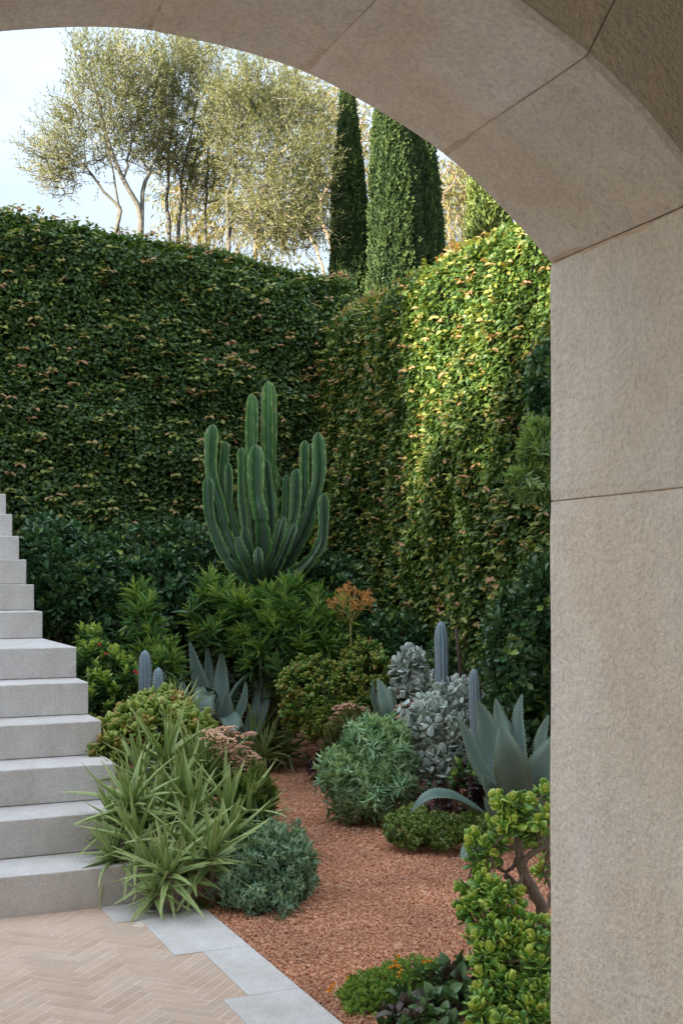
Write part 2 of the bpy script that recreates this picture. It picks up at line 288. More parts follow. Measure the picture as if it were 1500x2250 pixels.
# paving inside the arch
tag(sheet('paving_bed', [UC(-4, -3), UC(1.53, -3), UC(1.53, 5.2), UC(-4, 5.2)], -.0009, M['mortar']), kind='structure')
def paving():
    w, n = .0468, 5; Lb = w * n; g = .0030
    root = thing('brick_paving', UC(.6, 4.3), 'herringbone field of thin pinkish clay bricks at the foot of the stone stairs', 'paving')
    root['kind'] = 'structure'; del root['category']
    protos = []
    for i in range(6):
        mb = MB(); x, y, z0, z1 = Lb/2 - g/2, w/2 - g/2, -.02, 0; b = .0009
        V = [(-x,-y,z0),(x,-y,z0),(x,y,z0),(-x,y,z0),(-x,-y,z1-b),(x,-y,z1-b),(x,y,z1-b),(-x,y,z1-b),(-x+b,-y+b,z1),(x-b,-y+b,z1),(x-b,y-b,z1),(-x+b,y-b,z1)]
        mb.add(V, [], [(0,1,5,4),(1,2,6,5),(2,3,7,6),(3,0,4,7),(4,5,9,8),(5,6,10,9),(6,7,11,10),(7,4,8,11),(8,9,10,11)], t=.25 + i/5*.5)
        me = mesh_np('brick', np.concatenate(mb.V), [np.concatenate(mb.F4)], M['brick'], np.concatenate(mb.T), False); protos.append((me, np.array(V), np.concatenate(mb.F4)))
    rest = MB(); base = np.array(root.location); cnt = 0
    th0 = math.atan2(SY, SX)
    for j in range(-120, 120):
        for m_ in range(-12, 12):
            for typ in (0, 1):
                if typ == 0: x, y, a = (j + m_*2*n)*w + Lb/2, j*w + w/2, 0
                else: x, y, a = (j + n + m_*2*n)*w + w/2, (j - n + 1)*w + Lb/2, math.pi/2
                cs = math.cos(math.pi/4); u = .9 + (x*cs - y*cs); c = 4.2 + (x*cs + y*cs)
                if not (-1.6 < u < 1.42 and 1.6 < c < 5.3): continue
                lim = 1.14 if c > 4.82 else 1.25 if c > 4.31 else 1.36 if c > 3.78 else 1.27
                if u > lim + .11: continue
                p = UC(u, c, rng.normal(0, .00018)); ang = th0 + math.pi/4 + a
                k = int(rng.integers(6)); near = .42 < u and c > 3.36
                if near:
                    o = link('brick', protos[k][0], root, Vector(p - base)); o.rotation_euler = (0, 0, ang + rng.normal(0, .002)); cnt += 1
                else:
                    ca, sa = math.cos(ang), math.sin(ang); V = protos[k][1] @ np.array([[ca, sa, 0], [-sa, ca, 0], [0, 0, 1]]) + p
                    rest.add(V, [], protos[k][2], t=k/5*.9)
    o = rest.build('brick_field', M['brick'], root, smooth=False); o['kind'] = 'stuff'
    # grey border slabs
    slabs = [(1.14, 4.823, 5.083), (1.25, 4.312, 4.82), (1.36, 3.79, 4.309), (1.268, 3.25, 3.787), (1.36, 2.62, 3.247)]
    bt = thing('stone_border', UC(1.45, 4.2), 'pale grey stepped border slabs between brick paving and red gravel', 'paving border')
    bt['kind'] = 'structure'; del bt['category']
    for i, (u0, c0, c1) in enumerate(slabs):
        mb = MB(); box_uc(mb, u0, 1.55, c0, c1, -.05, .0035, .0015, t=.4 + .2*rng.random()); mb.build('slab', M['slab'], bt, smooth=False)
    mb = MB(); box_uc(mb, 1.37, 1.93, 5.086, 5.14, -.05, .003, .0015); mb.build('slab', M['slab'], bt, smooth=False)
paving()
# ------------------------------------------------------------------ staircase
def stairs():
    r, t, tG, c1, S = .175, .3185, 1.077, 5.085, 1.36
    root = thing('stone_staircase', UC(.3, c1), 'wide grey limestone outdoor staircase climbing past the garden on the left', 'staircase')
    def cc(k): return c1 + t*(k-1) + (tG - t)*(k > 6)
    for k in range(1, 15):
        mb = MB(); far = cc(k+1) + .04 if k < 14 else 10.2
        # finely subdivided rounded nosing so the edge is soft and slightly uneven
        prof = [(0, 0), (0, -.0), ]
        z0, z1 = (k-1)*r + (.0035 if k > 1 else -.03), k*r; b = .007; cF = cc(k)
        pr = [(cF + .006, z0 - .002), (cF, z0 + .003), (cF, z1 - b)] + [(cF + b - b*math.cos(a), z1 - b + b*math.sin(a)) for a in (math.pi/8, math.pi/4, 3*math.pi/8)] + [(cF + b, z1), (far, z1)]
        us = np.concatenate([np.linspace(-3.5, S - .006, 60), [S - .002, S]])
        V = []; 
        for i, u in enumerate(us):
            inset = 0 if i < len(us) - 1 else .004
            for (c_, z_) in pr:
                e = .0012 * math.sin(u*9 + k*2) + .0008 * math.sin(u*31 + k)
                V.append(UC(u, c_ + (e if c_ < cF + b*1.01 else 0) + inset, z_ - inset*.8 + (e*.6 if z_ > z1 - b*1.01 and c_ < far - .01 else 0)))
        m = len(pr); Q = [(i*m + j, (i+1)*m + j, (i+1)*m + j + 1, i*m + j + 1) for i in range(len(us) - 1) for j in range(m - 1)]
        mb.add(V, [], Q, t=.4 + .25*rng.random())
        # end face
        e0 = (len(us) - 1)*m; Ve = [V[e0 + j] for j in range(m)] + [UC(S, far, z0)]
        mb.add(Ve, [(m, j + 1, j) for j in range(m - 1)], t=.5)
        mb.build('step', M['step'], root, smooth=False)
        mb = MB(); box_uc(mb, -3.5, S - .012, cF + .012, 10.3, (k-1)*r - .01, k*r - .02); mb.build('step_base', M['step'], root, smooth=False)
stairs()
# ------------------------------------------------------------------ arch wall and the loggia room behind it
SHADE = []
CF, CN = 2.6, 1.99; AU, AZ, AR = .79, 1.282, 1.397
def wallstuff():
    root = thing('stone_arch_wall', UC(AU, 2.3), 'pale limestone archway framing the garden, with large voussoirs and a smooth right jamb', 'archway')
    spr_u = AU + AR*math.sin(R(45)); spr_z = AZ + AR*math.cos(R(45)); ul = AU - AR*math.sin(R(45))
    # voussoirs
    st = [45, 61.7, 78.2, 94.3, 110.6, 127, 135]; gp = .0016
    out = 1.15
    import bmesh
    for i in range(len(st) - 1):
        a0, a1 = R(st[i]), R(st[i+1]); a0 += gp/AR; a1 -= gp/AR
        na = 14; mb = MB(); nd = 16
        As = np.linspace(a0, a1, na + 1); ds = np.linspace(CF, CN, nd + 1)
        # soffit grid with chamfered long edges and worn, uneven joints
        V = []
        for ia, a in enumerate(As):
            for idd, d in enumerate(ds):
                rr = AR; dd = d
                if idd == 0: rr += .006; 
                if idd == nd: rr += .011; dd = CN
                if idd == nd - 1: dd = CN + .013
                if idd == 1: dd = CF - .007
                if ia in (0, na): rr += .0025 + .0015*abs(math.sin(d*37 + i*5)) + .002*max(0, math.sin(d*13 + i*3))
                rr += .0018*math.sin(a*21 + d*9)
                V.append(UC(AU + rr*math.cos(a), dd, AZ + rr*math.sin(a)))
        m = nd + 1; Q = [(x*m + y, x*m + y + 1, (x+1)*m + y + 1, (x+1)*m + y) for x in range(na) for y in range(nd)]
        mb.add(V, [], Q, t=.25 + .55*rng.random())
        # faces front, back, sides
        for dd, e in ((CF, .006), (CN, .011)):
            V = [UC(AU + (AR + e)*math.cos(a), dd, AZ + (AR + e)*math.sin(a)) for a in As] + [UC(AU + (AR + out)*math.cos(a), dd, AZ + (AR + out)*math.sin(a)) for a in As]
            mb.add(V, [], [(j, j+1, na + 2 + j, na + 1 + j) for j in range(na)], t=.5)
        for a in (a0, a1):
            V = [UC(AU + (AR + e)*math.cos(a), d, AZ + (AR + e)*math.sin(a)) for e, d in ((.004, CF), (.004, CN), (out, CN), (out, CF))]
            mb.add(V, [], [(0, 1, 2, 3)], t=.3)
        V = [UC(AU + (AR + out)*math.cos(a), d, AZ + (AR + out)*math.sin(a)) for d in (CF, CN) for a in As]
        mb.add(V, [], [(j, j+1, na + 2 + j, na + 1 + j) for j in range(na)], t=.5)
        mb.build('voussoir', M['arch'], root)
        o = root.children[-1]
        for p in o.data.polygons: p.use_smooth = False
    # mortar ring just inside the joints
    mb = MB(); As = np.linspace(R(45), R(135), 40)
    V = [UC(AU + (AR + e)*math.cos(a), d, AZ + (AR + e)*math.sin(a)) for e, d in ((.005, CF - .005), (.005, CN + .015), (out - .02, CN + .03), (out - .02, CF - .012)) for a in As]
    m = 40; mb.add(V, [], [(q*m + j, q*m + j + 1, ((q+1) % 4)*m + j + 1, ((q+1) % 4)*m + j) for q in range(4) for j in range(m-1)]); mb.build('joint_mortar', M['mortar_d'], root)
    # jamb blocks, right and left
    for side in (1, -1):
        uj = spr_u if side == 1 else ul
        zs = [-.03, .22, 1.64, spr_z] if side == 1 else [-.03, .8, 1.64, spr_z]
        for i in range(3):
            mb = MB(); nd, nzz = 16, 24; z0, z1 = zs[i] + .0018, zs[i+1] - .0018
            ds = list(np.linspace(CF, CN, nd + 1)); ds[1] = CF - .006; ds[-2] = CN + .013
            zz = np.linspace(z0, z1, nzz + 1); V = []
            for iz, z in enumerate(zz):
                for idd, d in enumerate(ds):
                    off = 0
                    if idd == 0: off = .005
                    if idd == nd: off = .011
                    if iz in (0, nzz): off += .0025 + .002*max(0, math.sin(d*31 + i*4)) + .0015*max(0, math.sin(d*77 + i))
                    if iz in (1,): pass
                    off += .0015*math.sin(z*9 + d*11)
                    if side == 1: zt = z + (0 if iz < nzz or i < 2 else -off*.5)
                    else: zt = z
                    V.append(UC(uj + side*off, d, zt))
            m = nd + 1; mb.add(V, [], [(x*m + y, x*m + y + 1, (x+1)*m + y + 1, (x+1)*m + y) for x in range(nzz) for y in range(nd)], t=[.5, .72, .5][i])
            ue = uj + side*.9
            for dd, e in ((CF, .005), (CN, .011)):
                mb.add([UC(uj + side*e, dd, z0), UC(ue, dd, z0), UC(ue, dd, z1), UC(uj + side*e, dd, z1)], [], [(0, 1, 2, 3)])
            for z in (z0, z1): mb.add([UC(uj + side*.004, CF, z), UC(ue, CF, z), UC(ue, CN, z), UC(uj + side*.004, CN, z)], [], [(0, 1, 2, 3)])
            mb.build('jamb_block', M['arch'], root, smooth=False)
        mb = MB(); tp = []
        for d in (CF - .005, CN + .016): tp += [UC(uj + side*.004, d, spr_z - .06), UC(uj + side*.004, d, spr_z + .001), UC(uj + side*.85, d, spr_z + .842), UC(uj + side*.85, d, spr_z - .06)]
        mb.add(tp, [], [(0, 1, 2, 3), (4, 5, 6, 7), (0, 1, 5, 4), (1, 2, 6, 5)]); mb.build('joint_mortar', M['mortar_d'], root, smooth=False)
        mb = MB(); a, b_ = (uj + .008, uj + .88) if side == 1 else (uj - .88, uj - .008)
        box_uc(mb, a, b_, CN + .016, CF - .010, -.03, spr_z + .0); mb.build('joint_mortar', M['mortar_d'], root, smooth=False)
    # wall round the arch
    mb = MB(); a = spr_u + .9; l_ = ul - .9; ztop = 4.3
    box_uc(mb, a - .25, 3.6, CN + .004, CF - .004, -.03, ztop); box_uc(mb, -2.1, l_ + .25, CN + .004, CF - .004, -.03, ztop)
    # polygon above the arch with the voussoir ring cut out
    As = np.linspace(R(38), R(142), 30); ro = AR + out - .3
    for dd in (CN + .004, CF - .004):
        V = [UC(AU + ro*math.cos(x), dd, AZ + ro*math.sin(x)) for x in As] + [UC(min(3.5, max(-2.05, AU + (ro + 2.6)*math.cos(x))), dd, min(4.25, AZ + (ro + 2.6)*math.sin(x))) for x in As]
        mb.add(V, [], [(j, j+1, 31 + j, 30 + j) for j in range(29)])
    box_uc(mb, spr_u + .5, 3.2, CN + .006, CF - .006, spr_z - .3, spr_z + .9); box_uc(mb, -2.05, ul - .5, CN + .006, CF - .006, spr_z - .3, spr_z + .9)
    mb.build('wall_masonry', M['arch'], root, smooth=False)
    # room round the camera
    rm = thing('loggia_room', UC(0, 0), 'warm plastered loggia room that the arch opens from', 'room')
    rm['kind'] = 'structure'; del rm['category']
    for nm, b in (('ceiling', (-2.1, 3.6, -3.2, 2.62, 4.0, 4.3)), ('back_wall', (-2.1, 3.6, -3.4, -3.2, -.03, 4.0)), ('side_wall', (3.4, 3.6, -3.2, 1.98, -.03, 4.0)), ('low_wall', (-4.4, -4.2, -3.2, 1.98, -.03, .5))):
        mb = MB(); box_uc(mb, *b); mb.build(nm, M['plaster'], rm, smooth=False)
    sheet('loggia_floor', [UC(-4.2, -3.2), UC(3.4, -3.2), UC(3.4, 1.98), UC(-4.2, 1.98)], .003, M['slab'])
    # unseen house added on the left, its top edge shaped to shade the garden
    ns = thing('shade_caster_house', UC(-20, 0), 'unseen added house with a tower, standing well left of the garden and shading it', 'house')
    U0 = -16.0; k = -LZ/LU; H0 = (4.3 - U0)*k; sh = (4.3 - U0)*LC/LU
    # top edge of the added wall, drawn from the shadow wanted on the right hedge
    cs = [-7, 4.4, 5.3, 5.8, 6.2, 6.7, 7.2, 7.7, 7.75, 8.15]; zs = [4.4, 4.2, 2.2, 1.45, 1.3, 1.2, 1.1, 1.0, .95, .95]
    mb = MB(); m = len(cs)
    for uu in (U0, U0 - 6):
        V = [UC(uu, c - sh, -.03) for c in cs] + [UC(uu, c - sh, z + H0) for c, z in zip(cs, zs)]; mb.add(V, [], [(j, j+1, m + j + 1, m + j) for j in range(m-1)])
    V = [UC(uu, c - sh, z + H0) for uu in (U0, U0 - 6) for c, z in zip(cs, zs)]; mb.add(V, [], [(j, j+1, m + j + 1, m + j) for j in range(m-1)])
    mb.build('wall', M['house'], ns, smooth=False)
    mb = MB(); box_uc(mb, U0 - 6, U0, 8.15 - sh, 13 - sh, -.03, 4.9 + H0); mb.build('blocker', M['house'], ns, smooth=False)  # tall added block keeping the hedge corner out of the sun
    tr_ = thing('shade_caster_tree', UC(U0 + 1.2, -.5), 'unseen tree added before the shading house, crown thinned to soften the shadow edge', 'tree')  # added out of view; its leaf density fades the shadow edge
    H1 = (4.3 - U0 - 1.2)*k; sh1 = (4.3 - U0 - 1.2)*LC/LU; tl = []
    nn_ = 15000; c_ = rng.uniform(4.2, 8.6, nn_); z_ = rng.uniform(.7, 4.3, nn_)
    zt_ = np.interp(c_, [4.2, 5.3, 5.8, 6.2, 6.7, 7.2, 7.7, 7.75, 8.15, 8.2, 8.6], [4.3, 3.75, 3.2, 3.05, 2.95, 2.85, 2.75, 2.6, 2.5, 4.0, 4.0]); wv = .16*np.sin(c_*7) + .1*np.sin(c_*17 + 1)
    dens = np.clip((zt_ + wv - z_)/1.15, 0, 1); kp = rng.random(nn_) < .02 + .62*dens**1.2; kp &= z_ < zt_ + .15; c_, z_ = c_[kp] - sh1, z_[kp] + H1
    for a_, b_ in zip(c_, z_): tl.append(UC(U0 + 1.2 + rng.normal(0, .35), a_, b_))
    tree_pts = np.array(tl)
    mb = MB(); b0 = UC(U0 + 1.2, -.5); tube(mb, smoothpath([b0, b0 + [0, 0, 3], b0 + [.1, .1, 5]], 8), .16, 8)
    for q_ in tree_pts[rng.choice(len(tree_pts), 26, replace=False)]: tube(mb, smoothpath([b0 + [.05, .05, 4 + rng.random()], (b0 + q_)/2 + [0, 0, 2.4], q_], 6), np.linspace(.05, .012, 6), 5)
    mb.build('trunk', M['bark'], tr_)
    SHADE.append((tr_, tree_pts))
    mb = MB(); box_uc(mb, U0 - 6, U0, 13 - sh, 22 - sh, -.03, 3.6 + H0); mb.build('rear_blocker', M['house'], ns, smooth=False)  # further added block, shades the lower parts of the trees
    for c0, z0 in ((-10, 1), (-7, 1), (-4, 1), (-9, 4), (-5, 4), (-2, 4), (2, 3), (3.5, 6)):
        mb = MB(); box_uc(mb, U0 - .1, U0 + .03, c0, c0 + 1, z0, z0 + 1.4, .01); mb.build('caster_window', M['core'], ns, smooth=False)  # dark boxes as windows on the added house
wallstuff()
# ------------------------------------------------------------------ leaves
def tmpl(rows, wprof, zprof, fold=.25, twist=0.0):
    """flat leaf: rows of (left, mid, right) between base and tip"""
    V = [(0, 0, 0)]; F3, F4 = [], []
    for i, y in enumerate(rows):
        w = wprof[i]; z = zprof[i]
        V += [(-w, y, z + fold*w), (0, y, z), (w, y, z + fold*w)]
    V.append((0, 1, zprof[-1])); n = len(rows)
    F3 += [(0, 2, 1), (0, 3, 2)]
    for i in range(n - 1):
        a = 1 + 3*i; F4 += [(a, a+1, a+4, a+3), (a+1, a+2, a+5, a+4)]
    a = 1 + 3*(n-1); F3 += [(a, a+1, a+3), (a+1, a+2, a+3)]
    return np.array(V, float), np.array(F3), np.array(F4).reshape(-1, 4)
def tmpl_fleshy(th=.16, ob=1.0, seg=6, curve=.12):
    """thick succulent leaf, rounded obovate"""
    V = [(0, 0, 0)]; F3, F4 = [], []
    ys = [.22, .55, .82, .96]; ws = [.2, .42, .46, .28]; hs = [th*.6, th, th*.9, th*.5]
    for y, w, h in zip(ys, ws, hs):
        for k in range(seg):
            a = 2*math.pi*k/seg; V.append((w*math.cos(a), y, h*.5*math.sin(a) + curve*y*y))
    V.append((0, 1.0, curve)); n = len(ys)
    for k in range(seg): F3.append((0, 1 + (k+1) % seg, 1 + k))
    for i in range(n-1):
        for k in range(seg):
            a = 1 + i*seg; F4.append((a + k, a + (k+1) % seg, a + seg + (k+1) % seg, a + seg + k))
    a = 1 + (n-1)*seg
    for k in range(seg): F3.append((a + k, a + (k+1) % seg, len(V) - 1))
    return np.array(V, float), np.array(F3), np.array(F4)
T = {
 'oval': tmpl([.28, .68], [.44, .46], [.03, .02, -.06], .3),
 'ovalb': tmpl([.15, .45, .75], [.3, .5, .36], [.02, .02, -.03, -.12], .35),
 'obov': tmpl([.35, .78], [.25, .48], [.03, .04, .0], .28),
 'lance': tmpl([.2, .5, .8], [.36, .5, .3], [.04, .06, .03, -.05], .35),
 'strap': tmpl([.15, .5, .82], [.32, .5, .26], [.01, .02, .01, -.02], .3),
 'rhomb': (np.array([(0, 0, 0), (.5, .5, .06), (0, 1, -.03), (-.5, .5, .06)], float), np.array([(0, 1, 2), (0, 2, 3)]), np.zeros((0, 4), int)),
 'fleshy': tmpl_fleshy(), 'felt': tmpl_fleshy(.07, 1, 6, .06), 'stub': tmpl_fleshy(.5, 1, 4, .1),
}
T['spray'] = (np.array([(0, 0, 0), (.42, .35, .12), (-.42, .35, .12), (0, .4, -.2), (.25, .8, .0), (-.22, .72, .05), (0, 1, 0)], float), np.array([(0, 1, 4), (0, 5, 2), (1, 6, 4), (0, 3, 6), (2, 6, 5), (0, 4, 6), (0, 6, 5)]), np.zeros((0, 4), int))
def rim(name, th, k):
    V = T[name][0]; n = len(V); o = np.zeros(n); o[1:] = np.where((np.abs(V[1:, 0]) > .9*np.interp(V[1:, 1], [0, .22, .55, .82, .96, 1], [.01, .2, .42, .46, .28, 0])) | (V[1:, 1] > .95), k, 0); return o
TV = {'felt': rim('felt', 0, .3), 'fleshy': rim('fleshy', 0, .3)}
_var = {}
class Leaves:
    def __init__(s): s.a = []
    def add(s, P, d, n, L, Wd, t):
        P = np.atleast_2d(P); k = len(P); bc = lambda x: np.broadcast_to(np.asarray(x, float), (k,)).copy()
        d = unit(np.broadcast_to(d, (k, 3)).astype(float)); n = np.broadcast_to(n, (k, 3)).astype(float)
        n = unit(n - (n*d).sum(1, keepdims=True)*d); s.a.append((P.astype(float), d, n, bc(L), bc(Wd), np.clip(bc(t), 0, 1)))
    def cat(s): return [np.concatenate(x) for x in zip(*s.a)]
    def build(s, tname, mat, parent, nparts=0, part='leaf', minpx=9.5, rest='foliage'):
        P, d, n, Ln, Wd, t = s.cat(); side = np.cross(d, n); base = np.array(parent.location)
        V0, F3, F4 = T[tname]; sel = np.zeros(len(P), bool)
        if nparts:
            C = P + d*Ln[:, None]*.5; D = np.maximum(C[:, 1], .1); px = 750 + F*C[:, 0]/D; py = HZ - F*(C[:, 2]-EYE)/D
            ray = unit(C - np.array([0, 0, EYE])); app = Ln*Wd*(.25 + np.abs((n*ray).sum(1)))/D**2*F*F
            ok = (px > 0) & (px < 1203) & (py > 60) & (py < 2250) & (Ln*F/D > minpx)
            order = np.argsort(D); cell = np.maximum(6, np.median(Wd*F/D)*.7)
            key = (px//cell).astype(int)*4096 + (py//cell).astype(int); key = key[order]
            _, first = np.unique(key, return_index=True); front = np.zeros(len(P), bool); front[order[first]] = True
            idx = np.where(ok & front)[0]
            if len(idx) < nparts: idx = np.concatenate([idx, np.where(ok & ~front)[0][:nparts - len(idx)]])
            idx = idx[np.argsort(-app[idx])][:nparts]; sel[idx] = True
            for i in idx:
                q = int(round(t[i]*9)); kk = (tname, mat.name, q)
                if kk not in _var: _var[kk] = mesh_np(part, V0, [x for x in (F3, F4) if len(x)], mat, np.clip(q/9 + TV.get(tname, 0)*np.ones(len(V0)), 0, 1))
                o = bpy.data.objects.new(part, _var[kk]); COL.objects.link(o); o.parent = parent
                p = P[i] - base; a, b, c = side[i]*Wd[i], d[i]*Ln[i], n[i]*Ln[i]
                o.matrix_basis = Matrix(((a[0], b[0], c[0], p[0]), (a[1], b[1], c[1], p[1]), (a[2], b[2], c[2], p[2]), (0, 0, 0, 1)))
        r = ~sel
        if r.sum() == 0: return
        P, d, n, Ln, Wd, t, side = [x[r] for x in (P, d, n, Ln, Wd, t, side)]; k = len(P); m = len(V0)
        V = P[:, None] + V0[None, :, 0, None]*(side*Wd[:, None])[:, None] + V0[None, :, 1, None]*(d*Ln[:, None])[:, None] + V0[None, :, 2, None]*(n*Ln[:, None])[:, None]
        off = np.arange(k)[:, None, None]*m; Fs = [(f[None] + off).reshape(-1, f.shape[1]) for f in (F3, F4) if len(f)]
        me = mesh_np(rest, V.reshape(-1, 3) - base, Fs, mat, np.clip(t[:, None] + TV.get(tname, 0)*np.ones(m)[None], 0, 1).ravel()); o = link(rest, me, parent); o['kind'] = 'stuff'
        return o
def ell(px, py, D, rx, rz, ry): return (P3(px, py, D), np.array([rx/F*D, ry, rz/F*D]))
def shoot_points(ells, n, rmin=.7, front=-.35, low=-.8, up=.5, rough=.35, bump=.12, seed=1):
    vol = np.array([e[1][0]*e[1][2] for e in ells]); cnt = np.maximum(1, (n*vol/vol.sum())).astype(int); Ps, As = [], []
    for (C, r), k in zip(ells, cnt):
        v = unit(rng.normal(size=(k*6, 3))); v = v[(v[:, 1] < -front) & (v[:, 2] > low)][:k]
        rad = rmin + (1 - rmin)*rng.random(len(v))**.6; b = 1 + bump*wob(v*3 + C, 1.0, seed)
        P = C + r*v*(rad*b)[:, None]; nr = unit(v/r); A = unit(nr*(1 - up) + np.array([0, 0, 1])*up + rng.normal(size=v.shape)*rough)
        Ps.append(P); As.append(A)
    P, A = np.concatenate(Ps), np.concatenate(As); k = P[:, 2] > .01; return P[k], A[k]
def whorls(P, A, nl, Ls, L, Wd, inc=(15, 85), t=(.3, .7), tn=.12, new=0.0, newt=.9, lj=.2, az=2.4, droop=0.0, curl=0.0):
    """leaves spiralling round each shoot tip"""
    k = len(P); s = np.tile(np.linspace(0, 1, nl), (k, 1)); ref = unit(rng.normal(size=(k, 3))); a = unit(np.cross(A, ref)); b = np.cross(A, a)
    ang = np.arange(nl)[None]*az + rng.uniform(0, 6.28, (k, 1)) + rng.normal(0, .2, (k, nl))
    perp = np.cos(ang)[..., None]*a[:, None] + np.sin(ang)[..., None]*b[:, None]
    i = np.radians(inc[0] + (inc[1] - inc[0])*s + rng.normal(0, 8, (k, nl)))[..., None]
    ax = A[:, None]; d = ax*np.cos(i) + perp*np.sin(i); n = ax*np.sin(i) - perp*np.cos(i)
    if droop: d = d - np.array([0, 0, 1])*droop*s[..., None]
    pos = P[:, None] - ax*(Ls*s)[..., None]; ln = L*(.55 + .45*np.minimum(1, s*2.2 + .25))*(1 + rng.normal(0, lj, (k, nl)).clip(-.4, .4))
    nw = (rng.random(k) < new)[:, None]*np.clip(1.3 - 1.6*s, 0, 1)
    tt = (t[1] + (t[0] - t[1])*s + rng.normal(0, tn, (k, nl)) + rng.normal(0, tn*.7, (k, 1))).clip(0, 1); tt = tt*(1 - nw) + newt*nw
    return pos.reshape(-1, 3), d.reshape(-1, 3), n.reshape(-1, 3), ln.ravel(), (ln*Wd/L).ravel(), tt.ravel()
def shrub(name, base, label, cat, ells, n, leaf, L, Wd, nl, Ls, mat, parts=0, group=None, stems=10, stemmat='twig', stemr=.008, sp=None, wk=None, pname='leaf'):
    o = thing(name, base, label, cat, group); P, A = shoot_points(ells, n, **(sp or {})); lf = Leaves(); lf.add(*whorls(P, A, nl, Ls, L, Wd, **(wk or {})))
    lf.build(leaf, M[mat], o, parts, pname)
    if stems:
        mb = MB(); b = np.array(o.location)
        for i in rng.choice(len(P), min(stems, len(P)), replace=False):
            tgt = P[i]; s0 = b + np.array([*rng.normal(0, .03, 2), 0]); mid = (s0 + tgt)/2 + np.array([*rng.normal(0, .04, 2), .06*np.linalg.norm(tgt - s0)])
            mid[:2] = s0[:2]*.55 + tgt[:2]*.45
            tube(mb, smoothpath([s0, mid, tgt], 6), np.linspace(stemr, stemr*.4, 6), 5)
        q = mb.build('stem', M[stemmat], o); q['kind'] = 'stuff'
    return o, P, A
for o_, P_ in SHADE:  # leaves of the added sun-filtering tree
    lf = Leaves(); k_ = len(P_); lf.add(P_, rng.normal(size=(k_, 3)) - np.array([0, 0, .3]), rng.normal(size=(k_, 3)) + np.array([.8, 0, .5]), rng.uniform(.12, .22, k_), rng.uniform(.08, .13, k_), rng.random(k_)); lf.build('oval', M['pitt'], o_, 0, rest='crown')
